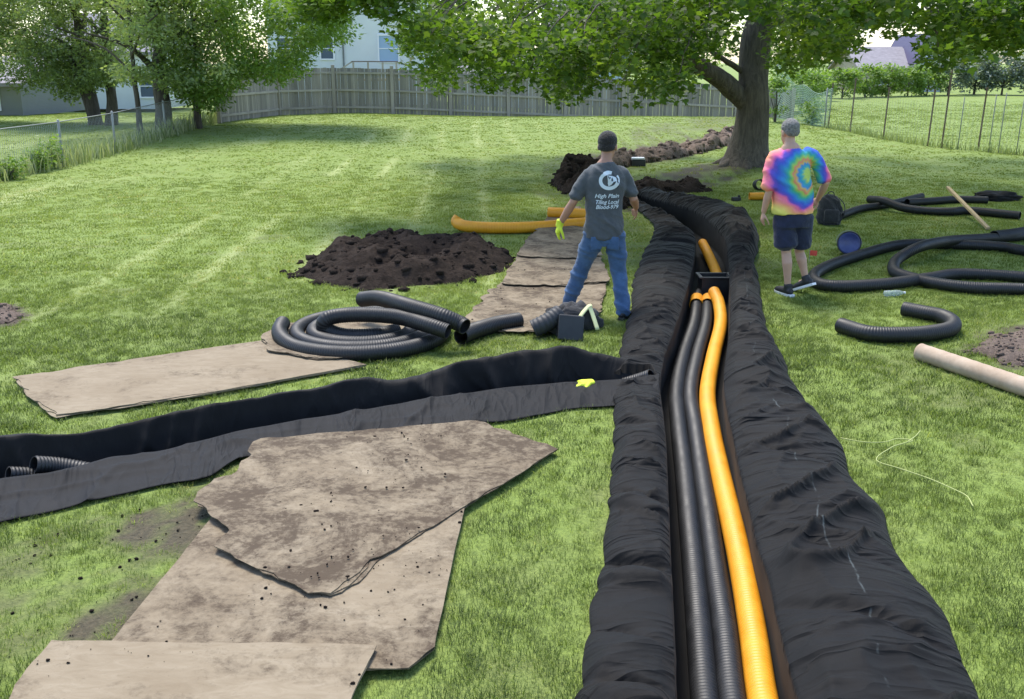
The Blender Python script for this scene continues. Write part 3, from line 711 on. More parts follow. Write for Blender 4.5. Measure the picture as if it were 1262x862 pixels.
mound('soil_pile', [g2(p) for p in [(1185, 436), (1215, 412), (1300, 400), (1320, 450), (1262, 452)]], .05, M['dirt2'], 'thin scatter of brown soil on the grass beyond the tan tube', 39, .035, .8, 260, (.006, .03))
mound('soil_pile', [g2(p) for p in [(-30, 382), (14, 379), (33, 389), (14, 400), (-30, 402)]], .05, M['dirt2'], 'small bare soil patch on the striped lawn', 41, .03, .8, 60, (.006, .03))
def crumbs():
    r = np.random.default_rng(90); P_ = []
    for key, n, z in (('c', 230, .071), ('d', 150, .043), ('e', 24, .067), ('f', 90, .043), ('g', 50, .064)):
        poly = np.array(MAT_POLY[key]); a, b = poly.min(0), poly.max(0)
        x = r.uniform(a[0], b[0], n * 4); y = r.uniform(a[1], b[1], n * 4); k = inside(poly, x, y) & (fbm(x * 3, y * 3, 3, 91) > .5); x, y = x[k][:n], y[k][:n]
        for q in range(len(x)): P_.append((x[q], y[q], z + .012 * float(fbm(x[q] * .8, y[q] * .8, 2, ord(key)) - .3)))
    clods('soil_crumbs', P_, .002, .009, M['dirt'], label='loose dark soil crumbs scattered over the muddy plywood sheets', cat='soil crumbs', seed=92)
    P_ = []; x = r.uniform(-2.9, -.6, 900); y = r.uniform(3.6, 6.2, 900); k = soil_at(x, y) > .3
    for q in np.argwhere(k)[:, 0][:130]: P_.append((x[q], y[q], .006))
    clods('soil_crumbs', P_, .003, .015, M['dirt'], label='dark clods in the worn grass beside the muddy plywood', cat='soil crumbs', seed=93)
crumbs()

# ------------------------------------------------------------------ pipes
def pipe(name, pts, r, m, label, cat='pipe', group=None, **kw):
    v, f = ctube(pts, r, **kw); c = (float(v[:, 0].mean()), float(v[:, 1].mean()), float(v[:, 2].min()))
    o = mesh_np(name, v, f, M[m], smooth=True, off=c); return tag(o, label, cat, group)
def PP(l, z): return [tuple(P(x, y, zz if zz is not None else z)) for x, y, *q in l for zz in [q[0] if q else None]]
pipe('drain_pipe', PP([(893, 1040), (880, 940), (869, 862), (862, 780), (855, 700), (849, 640), (843, 580), (837, 530), (834, 485), (842, 440), (855, 400), (859, 372), (862, 362)], -.15), .063, 'pipe',
     'black corrugated pipe against the left wall of the fabric-lined trench')
pipe('drain_pipe', PP([(930, 1040), (915, 940), (902, 862), (893, 780), (881, 700), (873, 640), (864, 580), (857, 530), (851, 485), (859, 440), (870, 400), (872, 372), (874, 362)], -.15), .063, 'pipe',
     'black corrugated pipe in the middle of the trench, beside the yellow pipe')
pipe('drain_pipe', PP([(975, 1040), (958, 940), (940, 862), (928, 780), (914, 700), (901, 640), (887, 580), (877, 530), (872, 485), (879, 440), (888, 400, -.12), (886, 375, -.08), (880, 360, -.04)], -.13), .066, 'orange',
     'long yellow-orange pipe running the length of the fabric trench', amp=.003)
pipe('drain_pipe', PP([(866, 300), (872, 312), (881, 332), (885, 345)], -.08), .066, 'orange', 'short yellow pipe section beyond the black box in the trench', amp=.003)
for x in (858.5, 872.5):
    pipe('pipe_coupler', PP([(x - .6, 376), (x, 373), (x + .4, 369)], -.14), .076, 'orange', 'yellow coupler ring on the black pipe ' + ('against the trench wall' if x < 865 else 'next to the yellow pipe'), 'coupler', 'couplers on the black trench pipes', amp=.002, pitch=.03)
def catch_box():
    c = P(883, 352, -.02); root = empty('catch_basin', (c.x, c.y + .12, -.36)); tag(root, 'square black open box standing across the fabric trench', 'catch basin')
    a = .165; b = .11; h = .42
    bm = bmesh.new(); box(bm, (0, -b, h / 2), (2 * a, .014, h)); box(bm, (0, b, h / 2), (2 * a, .014, h)); box(bm, (-a + .007, 0, h / 2), (.014, 2 * b - .014, h)); box(bm, (a - .007, 0, h / 2), (.014, 2 * b - .014, h)); box(bm, (0, 0, .01), (2 * a - .03, 2 * b - .016, .02))
    bmo('box_wall', bm, M['blackplastic'], root)
    bm = bmesh.new()
    for sx in (-1, 1): box(bm, (sx * (a + .012), 0, h + .008), (.04, 2 * b + .064, .02), bev=.004)
    for sy in (-1, 1): box(bm, (0, sy * (b + .012), h + .0075), (2 * a - .018, .04, .019), bev=.004)
    bmo('rim', bm, M['blackplastic'], root)
catch_box()
def stub(end, d, L, r, label, bend=(0, 0, 0)):
    d = Vector(d).normalized(); b = Vector(bend)
    pipe('pipe_stub', [tuple(end - d * L * t + b * t * t) for t in (1, .66, .33, 0)], r, 'pipe', label)
stub(P(803, 464, .045), (.62, -.42, .42), .34, .060, 'open black pipe end poking out of the side trench near the yellow glove', (-.1, .0, 0))
stub(P(41, 574, .06), (-.38, -.85, .36), .55, .062, 'open black pipe end with the larger ring, in the side trench', (.42, -.33, 0))
stub(P(10, 585, .03), (-.40, -.82, .34), .45, .05, 'black pipe end sunk lower in the side trench, next to the larger ring', (.36, -.25, 0))
def coil():
    c = P(452, 417); pts = []
    for k in range(0, 56):
        a = math.pi * .97 + k / 55 * 2 * math.pi * 2.5; r = .78 - .15 * 2.5 * k / 55; z = .072 + (.05 * (1 - k / 3) if k < 3 else 0)
        pts.append((c.x + r * math.cos(a), c.y + .98 * r * math.sin(a), z))
    pipe('pipe_coil', pts, .070, 'pipe', 'coil of black corrugated pipe lying on the plywood by the soil heap', 'pipe')
    pipe('pipe_coil', [tuple(P(552, 409, .20)), tuple(P(528, 401, .24)), tuple(P(491, 391, .26)), tuple(P(448, 388, .26)), tuple(P(414, 390, .25)), tuple(P(400, 396, .21)), tuple(P(402, 406, .13)), tuple(P(424, 414, .075)), tuple(P(460, 414, .072)), tuple(P(490, 408, .072))], .070, 'pipe', 'black pipe length curved round on top of the coil, under the highest one')
    pipe('pipe_coil', [tuple(P(446, 369, .28)), tuple(P(468, 368, .33)), tuple(P(501, 377, .35)), tuple(P(542, 389, .31)), tuple(P(566, 399, .24)), tuple(P(573, 403, .22))], .074, 'pipe', 'highest black pipe lying slanted across the top of the coil')
coil()
pipe('pipe_offcut', [tuple(P(568, 415, .085)), tuple(P(585, 408, .085)), tuple(P(612, 400, .085)), tuple(P(640, 395, .085))], .077, 'pipe', 'short cut length of black pipe between the coil and the black fittings')
pipe('drain_pipe', [tuple(P(566, 268, .20)), tuple(P(563, 274, .13)), tuple(P(575, 279, .10)), tuple(P(610, 281, .09)), tuple(P(660, 280, .09)), tuple(P(722, 275, .10))], .085, 'orange', 'longer yellow pipe on the lawn with one end bent upward', amp=.003)
pipe('drain_pipe', [tuple(P(676, 262, .12)), tuple(P(700, 263, .12)), tuple(P(724, 264, .12))], .085, 'orange', 'short yellow pipe lying behind the longer one on the mats', amp=.003)
ZR = .070
pipe('loose_pipe', PP([(1330, 318), (1262, 309), (1230, 304), (1163, 301), (1109, 302), (1062, 314), (1021, 328), (1003, 340), (1010, 350), (1040, 353), (1095, 350), (1146, 343), (1185, 338), (1262, 342), (1330, 350)], ZR), .068, 'pipe', 'long loop of black corrugated pipe stretching from beside the shoe of the man in shorts')
pipe('loose_pipe', PP([(1330, 285), (1262, 291), (1213, 294, .10), (1170, 297, .14), (1135, 304, .20), (1110, 317, .10), (1101, 328), (1108, 338), (1150, 349), (1200, 355), (1262, 357), (1330, 362)], ZR), .068, 'pipe', 'second black pipe loop lying partly under the long loop')
pipe('loose_pipe', PP([(1330, 272), (1262, 287), (1225, 292)], .10), .085, 'pipe', 'short straight black pipe lying on top of the second loop')
pipe('loose_pipe', PP([(1036, 266), (1062, 257), (1095, 252), (1136, 242)], ZR), .060, 'pipe', 'thin black pipe starting next to the backpack')
pipe('loose_pipe', PP([(1072, 246, .12), (1090, 248, .16), (1112, 256, .10), (1140, 260), (1170, 261), (1196, 260), (1257, 266)], ZR), .068, 'pipe', 'black pipe under the wooden pole, crossing the thin pipe')
pipe('loose_pipe', PP([(1118, 250), (1150, 248), (1180, 246), (1217, 247)], ZR), .068, 'pipe', 'black pipe lying straight behind the wooden pole')
pipe('pipe_offcut', PP([(1114, 381), (1135, 385), (1160, 390), (1174, 398), (1170, 406), (1145, 411), (1110, 413), (1070, 411), (1035, 401)], .075), .074, 'pipe', 'short black pipe piece bent into a hook on the grass')
# tan tube
a = P(1134, 434, .075); b = P(1330, 500, .075); v, f = ctube([tuple(a), tuple(a.lerp(b, .33)), tuple(a.lerp(b, .66)), tuple(b)], .074, seg=24, amp=.0015, pitch=.11, step=.02)
tag(mesh_np('cardboard_tube', v, f, M['cardboard'], smooth=True, off=tuple(a)), 'long tan cardboard tube lying on the grass near the bent pipe hook', 'tube')
# twine
def twine(pts, label):
    p, L = resample(PP(pts, .03), .02); bm = bmesh.new(); limb(bm, [tuple(q) for q in p], [.0035] * len(p), 6); tag(bmo('twine', bm, M['twine'], smooth=True), label, 'twine')
twine([(1036, 540), (1065, 545), (1090, 545), (1106, 541), (1125, 543, .04), (1112, 547), (1098, 552), (1080, 567), (1110, 578), (1145, 590), (1175, 603), (1192, 612), (1199, 624)], 'yellow-green twine trailing across the grass from the fabric edge')
twine([(1118, 545, .05), (1128, 538, .06), (1134, 531, .07)], 'short loose end of yellow-green twine sticking up')

# ------------------------------------------------------------------ small things on the ground
def fittings():
    c = P(672, 416); root = empty('pipe_fitting', (c.x, c.y, 0), R(-18)); tag(root, 'dusty black plastic angle fitting lying by the cut pipe', 'pipe fitting')
    v, f = ctube([(-.10, -.05, .085), (-.03, -.02, .12), (.04, .03, .16), (.12, .10, .22)], .085, amp=.006, pitch=.04, step=.01)
    mesh_np('socket', v, f, M['greyplastic'], root, smooth=True)
    bm = bmesh.new(); box(bm, (.10, .10, .08), (.26, .07, .16), Matrix.Rotation(R(25), 3, 'Y'), .015); bmo('flange', bm, M['blackplastic'], root)
    c = P(703, 419); root = empty('plastic_box', (c.x, c.y, 0), R(12)); tag(root, 'small black plastic box tipped on its side behind the side trench', 'box')
    rot = Matrix.Rotation(R(-18), 3, 'X') @ Matrix.Rotation(R(8), 3, 'Y')
    bm = bmesh.new(); box(bm, (0, .07, .11), (.21, .13, .20), rot, .012); bmo('box_body', bm, M['greyplastic'], root)
    bm = bmesh.new(); box(bm, (0, -.012, .115), (.235, .03, .225), rot, .008); bmo('lid', bm, M['greyplastic'], root)
    # crumpled black cloth heap
    c = P(706, 404); bm = bmesh.new(); bmesh.ops.create_icosphere(bm, subdivisions=4, radius=1)
    for v in bm.verts:
        n = float(ridged(v.co.x * 2 + 5, v.co.y * 2 + v.co.z * 2, 3, 77)); v.co = Vector((v.co.x * .27, v.co.y * .14, max(-.02, v.co.z * .20))) * (.65 + .65 * n)
    tag(bmo('work_jacket', bm, M['bag'], smooth=True, loc=(c.x, c.y, .03)), 'crumpled black jacket in a heap behind the plastic box', 'jacket')
    c = P(722, 408); root = empty('tool_strap', (c.x, c.y, .02)); tag(root, 'pale yellow forked strap lying on the black jacket', 'strap')
    for q in ([(-.13, -.10, .02), (-.05, -.03, .14), (.02, .02, .21), (.05, .03, .22)], [(.03, .02, .215), (.06, -.02, .14), (.10, -.10, .02)]):
        bm = bmesh.new(); p, L = resample(q, .02); limb(bm, [tuple(x) for x in p], [.026] * len(p), 8, flat=(1, .4)); bmo('strap_end', bm, M['paleyellow'], root, True)
fittings()
def hand_mesh(bm, wrist, d, n, s=1.0, curl=.5, thick=1.0, flip=1):
    """wrist point, pointing direction, palm normal; flip sets the side of the thumb"""
    d = Vector(d).normalized(); n = Vector(n); n = (n - d * n.dot(d)).normalized(); u = d.cross(n) * flip
    w_ = Vector(wrist)
    limb(bm, [w_ - d * .02 * s, w_ + d * .02 * s, w_ + d * .055 * s, w_ + d * .088 * s], [.027 * s * thick, .034 * s * thick, .041 * s * thick, .040 * s * thick], 12, flat=(1, .48) if abs(frames([w_, w_ + d])[1][0] @ np.array(u)) > .7 else (.48, 1))
    for k, (o, L) in enumerate(((.030, .070), (.010, .080), (-.010, .075), (-.030, .058))):
        b = w_ + d * .082 * s + u * o * s; pts = [b]; ang = 0; p = b
        for q, fr in enumerate((.42, .33, .25)):
            ang += curl * (.35 + .3 * q) + .06 * k; dd = d * math.cos(ang) + n * math.sin(ang); p = p + dd * L * fr * s; pts.append(p)
        r = .0088 * s * thick; limb(bm, pts, [r * 1.05, r, r * .95, r * .8], 8)
    b = w_ + d * .028 * s + u * .030 * s
    pts = [b, b + (d * .6 + u * .7 + n * .15) * .034 * s, b + (d * .95 + u * .75 + n * .4) * .056 * s, b + (d * 1.35 + u * .7 + n * .6) * .068 * s]
    limb(bm, pts, [.014 * s * thick, .0115 * s * thick, .010 * s * thick, .008 * s * thick], 8)
def solid(bm, voxel, it=3, fac=.5):
    me = bpy.data.meshes.new('tmp'); bm.normal_update(); bmesh.ops.recalc_face_normals(bm, faces=bm.faces); bm.to_mesh(me); bm.free()
    o = bpy.data.objects.new('tmp', me); col.objects.link(o)
    r = o.modifiers.new('r', 'REMESH'); r.mode = 'VOXEL'; r.voxel_size = voxel
    s = o.modifiers.new('s', 'SMOOTH'); s.iterations = it; s.factor = fac
    dg = bpy.context.evaluated_depsgraph_get(); out = bpy.data.meshes.new_from_object(o.evaluated_get(dg))
    bpy.data.objects.remove(o); bpy.data.meshes.remove(me); return out
def wrinkle(me, amp, fx, fz, seed):
    n = len(me.vertices); co = np.empty(n * 3, np.float32); me.vertices.foreach_get('co', co); co = co.reshape(-1, 3)
    nr = np.empty(n * 3, np.float32); me.vertices.foreach_get('normal', nr); nr = nr.reshape(-1, 3)
    ang = co[:, 0] * fx + co[:, 1] * fx * .7
    h = (ridged(ang + co[:, 2] * 2, co[:, 2] * fz + co[:, 0] * 3, 3, seed) ** 2.2 - .28) * amp * 1.5
    me.vertices.foreach_set('co', (co + nr * h[:, None]).astype(np.float32).ravel()); me.update()
def add_mesh(name, me, m, parent, loc):
    me.transform(Matrix.Translation(-Vector(loc))); me.materials.clear(); me.materials.append(m); me.polygons.foreach_set('use_smooth', [True] * len(me.polygons))
    o = bpy.data.objects.new(name, me); return link(o, parent)
# glove on the fabric
c = P(728, 471, .06); bm = bmesh.new(); hand_mesh(bm, c, (-.8, -.35, -.05), (0, -.1, -1), 1.05, .25, 1.35); me = solid(bm, .006, 4)
gl = bpy.data.objects.new('work_glove', me); link(gl); me.transform(Matrix.Translation(-c)); gl.location = c; me.materials.append(M['hivis']); tag(gl, 'yellow-green work glove dropped on the black fabric of the side trench', 'glove')
def backpack():
    c = P(1021, 277); root = empty('backpack', (c.x, c.y, gz(c.x, c.y)), R(-12)); tag(root, 'black backpack standing on the grass beside the man in shorts', 'backpack')
    bm = bmesh.new(); limb(bm, [(0, 0, .02), (0, 0, .1), (0, .01, .24), (0, .02, .36), (0, .03, .44)], [.165, .185, .175, .145, .085], 18, flat=(.72, 1)); me = solid(bm, .014, 3); wrinkle(me, .03, 8, 6, 12)
    add_mesh('bag_body', me, M['bag'], root, (0, 0, 0))
    bm = bmesh.new(); box(bm, (.02, -.135, .15), (.22, .07, .20), None, .03); bmo('front_pocket', bm, M['bag'], root, True)
    for q in ([(-.05, 0, .45), (-.03, 0, .50), (.03, 0, .50), (.05, 0, .45)], [(.12, -.05, .42), (.20, -.07, .32), (.21, -.08, .18), (.15, -.08, .05)]):
        bm = bmesh.new(); p, L = resample(q, .02); limb(bm, [tuple(x) for x in p], [.014] * len(p), 8, flat=(1, .5)); bmo('strap', bm, M['greyplastic'], root, True)
backpack()
def bucket():
    c = P(1047, 316); root = empty('bucket', (c.x, c.y + .1, gz(c.x, c.y)), R(-14)); root.scale = (.88, .88, .88); tag(root, 'round blue bucket tipped on its side behind the pipe loop', 'bucket')
    M_ = Matrix.Translation((0, 0, .175)) @ Matrix.Rotation(R(80), 4, 'X')
    def lathe(name, prof, m):
        bm = bmesh.new(); rings = []
        for r, z in prof: rings.append([bm.verts.new(M_ @ Vector((r * math.cos(2 * math.pi * k / 32), r * math.sin(2 * math.pi * k / 32), z))) for k in range(32)])
        for a_, b_ in zip(rings, rings[1:]):
            for k in range(32): bm.faces.new((a_[k], a_[(k + 1) % 32], b_[(k + 1) % 32], b_[k]))
        bm.faces.new(rings[-1]); return bmo(name, bm, m, root, True)
    lathe('bucket_wall', [(.135, -.16), (.155, .17), (.172, .172), (.172, .195), (.162, .195), (.158, .178)], M['blackplastic'])
    lathe('bucket_base', [(.158, .1785), (.155, .182), (.14, .184), (.135, .179), (.001, .179)], M['blue'])
    bm = bmesh.new(); p = [M_ @ Vector((.18 * math.cos(a_), .18 * math.sin(a_) , .13 - .10 * math.sin(a_))) for a_ in np.linspace(0, math.pi, 20)]; limb(bm, p, [.004] * 20, 6); bmo('handle', bm, M['galv'], root, True)
bucket()
bm = bmesh.new(); a = P(1218, 282, .03); b = J(1168, 231, 16.6); rot = (b - a).to_track_quat('X', 'Z').to_matrix()
box(bm, (0, 0, 0), ((b - a).length, .055, .04), rot, .006); tag(bmo('wooden_pole', bm, M['stake'], loc=(a + b) / 2), 'pale wooden pole leaning across the black pipes', 'pole')
def small_bits():
    c = P(932, 248); v, f = ctube([(-.13, 0, .07), (-.05, 0, .07), (.05, .01, .07), (.13, .02, .07)], .068, amp=.003)
    tag(mesh_np('pipe_offcut', v + np.array([c.x, c.y, gz(c.x, c.y)]), f, M['orange'], smooth=True), 'small yellow-orange pipe stub on the grass beside the tie-dye shirt', 'pipe')
    c = P(935, 236); v, f = ctube([(0, .12, .09), (0, .06, .10), (0, 0, .11), (.01, -.08, .12)], .10, amp=.006, pitch=.04)
    tag(mesh_np('pipe_fitting', v + np.array([c.x, c.y, gz(c.x, c.y)]), f, M['blackplastic'], smooth=True), 'black round pipe end lying behind the yellow stub', 'pipe fitting')
    c = P(907, 249); bm = bmesh.new(); box(bm, (0, 0, .035), (.16, .09, .07), Matrix.Rotation(R(20), 3, 'Z'), .015); box(bm, (.05, 0, .085), (.04, .05, .04), None, .01); tag(bmo('tool_case', bm, M['blackplastic'], loc=(c.x, c.y, gz(c.x, c.y))), 'tiny black case on the grass between the fabric and the tree', 'case')
    c = P(786, 206); root = empty('tool_crate', (c.x, c.y, gz(c.x, c.y))); tag(root, 'small black crate with a white lid by the spoil ridge', 'crate')
    bm = bmesh.new(); box(bm, (0, 0, .08), (.34, .24, .16), None, .02); bmo('crate_body', bm, M['blackplastic'], root); bm = bmesh.new(); box(bm, (0, 0, .185), (.30, .22, .04), None, .01); bmo('lid', bm, M['white'], root)
    # water bottle
    c = P(1101, 366); root = empty('water_bottle', (c.x, c.y, .04), R(10)); tag(root, 'clear plastic bottle lying in the grass in front of the pipe loop', 'bottle')
    bm = bmesh.new(); limb(bm, [(-.11, 0, 0), (-.10, 0, 0), (-.03, 0, 0), (0, 0, 0), (.06, 0, 0), (.09, 0, 0), (.115, 0, 0)], [.022, .033, .031, .033, .033, .022, .012], 14); bmo('bottle_body', bm, M['clear'], root, True)
    bm = bmesh.new(); limb(bm, [(.117, 0, 0), (.132, 0, 0)], [.014, .014], 12); bmo('cap', bm, M['white'], root, True)
    c = P(997, 324); root = empty('marker_flag', (c.x, c.y, 0)); tag(root, 'small red marker flag in the grass behind the heel of the man in shorts', 'flag')
    bm = bmesh.new(); limb(bm, [(0, 0, 0), (0, 0, .16)], [.003, .003], 6); bmo('flag_stem', bm, M['galv'], root); bm = bmesh.new()
    vs = [[bm.verts.new((.0035 + .09 * i / 5, .012 * math.sin(i * 1.3), .09 + .065 * j)) for i in range(6)] for j in (0, 1)]
    for i in range(5): bm.faces.new((vs[0][i], vs[0][i + 1], vs[1][i + 1], vs[1][i]))
    q = bmo('flag_sheet', bm, M['red'], root); q.modifiers.new('t', 'SOLIDIFY').thickness = .002
    for i, (x, y) in enumerate(((1227, 247), )):
        c = P(x, y); bm = bmesh.new(); bmesh.ops.create_icosphere(bm, subdivisions=4, radius=1)
        for v in bm.verts:
            n = float(ridged(v.co.x * 2 + 1, v.co.y * 2 + v.co.z * 2, 3, 78)); v.co = Vector((v.co.x * .42, v.co.y * .22, max(-.02, v.co.z * .13))) * (.6 + .7 * n)
        tag(bmo('fabric_scrap', bm, M['fabric2'], smooth=True, loc=(c.x, c.y, .03)), 'crumpled black fabric scrap at the end of the straight pipe', 'fabric')
small_bits()

# ------------------------------------------------------------------ trees
MAPLE = np.array([(0, 0), (.34, .10), (.50, .42), (.26, .48), (.0, 1.0), (-.26, .48), (-.50, .42), (-.34, .10)]) - np.array([0, .1])
OVAL = np.array([(0, 0), (.24, .3), (.2, .65), (0, 1.0), (-.2, .65), (-.24, .3)])
def leaf_mesh(name, centers, nper, spread, size, shape, m, parent, seed, droop=.5, val=None):
    r = np.random.default_rng(seed); C = np.repeat(np.asarray(centers), nper, axis=0); n = len(C)
    d = r.normal(0, 1, (n, 3)); d /= np.linalg.norm(d, axis=1)[:, None] + 1e-9
    d *= (r.uniform(0, 1, n) ** .5)[:, None] * spread; d[:, 2] *= .6
    C = C + d
    nor = r.normal(0, .55, (n, 3)); nor[:, 2] += 1; nor /= np.linalg.norm(nor, axis=1)[:, None]
    tip = d * np.array([1, 1, .4]) + r.normal(0, .25 * spread, (n, 3)); tip[:, 2] -= droop * spread
    tip -= nor * (tip * nor).sum(1)[:, None]; tip /= np.linalg.norm(tip, axis=1)[:, None] + 1e-9
    sd_ = np.cross(tip, nor); s = size * r.uniform(.6, 1.15, n); k = len(shape)
    fold = (np.abs(shape[:, 0]) * -.28)[None, :, None] * nor[:, None, :] * s[:, None, None]
    V = C[:, None, :] + sd_[:, None, :] * (shape[:, 0][None, :, None] * s[:, None, None]) + tip[:, None, :] * (shape[:, 1][None, :, None] * s[:, None, None]) + fold
    cv = r.uniform(0, 1, len(centers)) if val is None else np.asarray(val)
    v = np.clip(np.repeat(cv, nper) * .6 + r.uniform(0, .4, n), 0, 1)
    return mesh_np(name, V.reshape(-1, 3), np.arange(n * k).reshape(n, k), m, parent, attrs={'v': np.repeat(v, k)})
def wood(name, paths, m, parent, seed=0, seg=14):
    bm = bmesh.new()
    for pts, r0, r1, fl in paths:
        p, L = resample(pts, max(.10, r0 * .35)); n = len(p); t = np.linspace(0, 1, n); rad = r0 + (r1 - r0) * t
        if fl: rad = rad * (1 + fl * np.exp(-t * L / .38))
        p = p + np.stack([(fbm(t * L * .8, t * 0 + seed, 2, seed + 1) - .5), (fbm(t * L * .8, t * 0 + seed, 2, seed + 2) - .5), t * 0], 1) * r0 * .8
        limb(bm, [tuple(q) for q in p], list(rad), seg if r0 > .06 else 6)
    for v in bm.verts:
        v.co += Vector(((float(vn(v.co.x * 6, v.co.z * 1.2 + v.co.y * 6, seed)) - .5) * .05, (float(vn(v.co.y * 6, v.co.z * 1.2, seed + 4)) - .5) * .05, 0)) * min(1, 1)
    return bmo(name, bm, m, parent, True)
MB_ = [(330, 20), (370, 30), (400, 20), (440, 16), (485, 10), (503, 64), (525, 106), (545, 112), (562, 96), (585, 92), (597, 116), (612, 106), (640, 104), (660, 88), (690, 131), (706, 126), (722, 92), (750, 88), (780, 98), (800, 124), (816, 114), (836, 104), (852, 84),
       (880, 62), (950, 80), (962, 100), (985, 92), (1000, 82), (1040, 76), (1060, 58), (1100, 52), (1130, 34), (1148, 52), (1160, 84), (1185, 90), (1212, 66), (1262, 70), (1400, 80)]
def maple():
    root = empty('maple_tree', (TRUNK.x, TRUNK.y, gz(TRUNK.x, TRUNK.y))); tag(root, 'big maple with thick trunk and low spreading leafy branches', 'tree')
    o = np.array(root.location); T = np.array([0, 0, 0.]); paths = [([(0, 0, -.15), (.02, 0, 1.0), (.06, .05, 2.2), (.12, .1, 3.4), (.2, .2, 5.5), (.2, .2, 8)], .375, .19, .95)]
    # roots flare
    for a_ in np.linspace(0, 6.28, 8)[:-1]: paths.append(([(.18 * math.cos(a_), .18 * math.sin(a_), .45), (.42 * math.cos(a_), .42 * math.sin(a_), .10), (.8 * math.cos(a_), .8 * math.sin(a_), -.10)], .17, .07, 0))
    fork = J(922, 128, TRUNK.y); l1 = J(890, 100, TRUNK.y - .3); l2 = J(848, 72, TRUNK.y - .8); l3 = J(800, 20, TRUNK.y - 1.6); l4 = J(740, -50, TRUNK.y - 2.6)
    paths.append(([tuple(np.array(q) - o) for q in (fork, l1, l2, l3, l4)], .23, .08, 0))
    a_ = J(915, 88, TRUNK.y); b_ = J(880, 66, TRUNK.y - .6); c_ = J(845, 45, TRUNK.y - 1.2)
    paths.append(([tuple(np.array(q) - o) for q in (a_, b_, c_)], .07, .03, 0))
    r = np.random.default_rng(5); limbs = []
    for k in range(13):
        an = k * 2.399 + .4; z0 = 2.9 + .33 * k; R_ = r.uniform(5, 7.5); end = np.array([R_ * math.cos(an), R_ * math.sin(an), z0 + r.uniform(.3, 2.5)])
        pts = [(.1, .1, z0), tuple(end * np.array([.4, .4, 0]) + np.array([0, 0, z0 + 1.1])), tuple(end * np.array([.75, .75, 0]) + np.array([0, 0, z0 + 1.5])), tuple(end)]
        limbs.append(pts); paths.append((pts, .13, .03, 0))
    # visible low foliage
    C = []; val = []; tries = 0
    while len(C) < 980 and tries < 60000:
        tries += 1
        px = r.uniform(340, 1420); yb = interp(px, MB_); py = yb - 6 - (16 if 1035 < px < 1148 else 12 if px > 950 else 0) - (r.uniform() ** 1.3) * 130; Y = r.uniform(12, 27)
        if px < 500: Y = r.uniform(13, 17)
        q = np.array(J(px, py, Y))
        if np.hypot(q[0] - TRUNK.x, q[1] - TRUNK.y) > 10.5 or q[2] > 6.5: continue
        if abs(px - 928) < 40 and py > 12 and Y < TRUNK.y + .5: continue
        if 838 < px < 905 and py > 62 and Y < TRUNK.y: continue
        if fbm(px / 55 + Y, py / 40, 2, 23) < .41: continue
        C.append(q - o); val.append(float(fbm(px / 70, py / 50 + Y * .3, 2, 9)))
    nvis = len(C)
    for _ in range(300):
        a1 = r.uniform(0, 6.283); rr = 8.6 * math.sqrt(r.uniform()); z = 4.4 + 7.5 * r.uniform() * (1 - (rr / 9.2) ** 2) + .2
        C.append(np.array([rr * math.cos(a1), rr * math.sin(a1), z])); val.append(r.uniform())
    val = np.clip((np.array(val) - .3) * 1.9, 0, 1)
    tw = []
    for q in C[:nvis]:
        if r.uniform() < .55: continue
        b_ = q + np.array([-q[0] * .13 + r.uniform(-.2, .2), -q[1] * .13 + r.uniform(-.2, .2), .55 + r.uniform(0, .3)]); tw.append(([tuple(b_), tuple((q + b_) / 2 + np.array([0, 0, .1])), tuple(q - np.array([0, 0, .12]))], .014, .005, 0))
    wood('trunk', paths + tw, M['bark'], root, 3)
    leaf_mesh('crown', C, 80, .46, .110, MAPLE, M['maple'], root, 6, .55, val)
maple()
LB_ = [(-120, 90), (0, 84), (22, 106), (45, 122), (62, 114), (90, 122), (110, 108), (140, 100), (165, 98), (190, 94), (215, 112), (240, 128), (262, 134), (282, 108), (300, 100), (330, 116), (350, 126), (366, 108), (376, 62), (400, 56), (432, 44), (450, 20)]
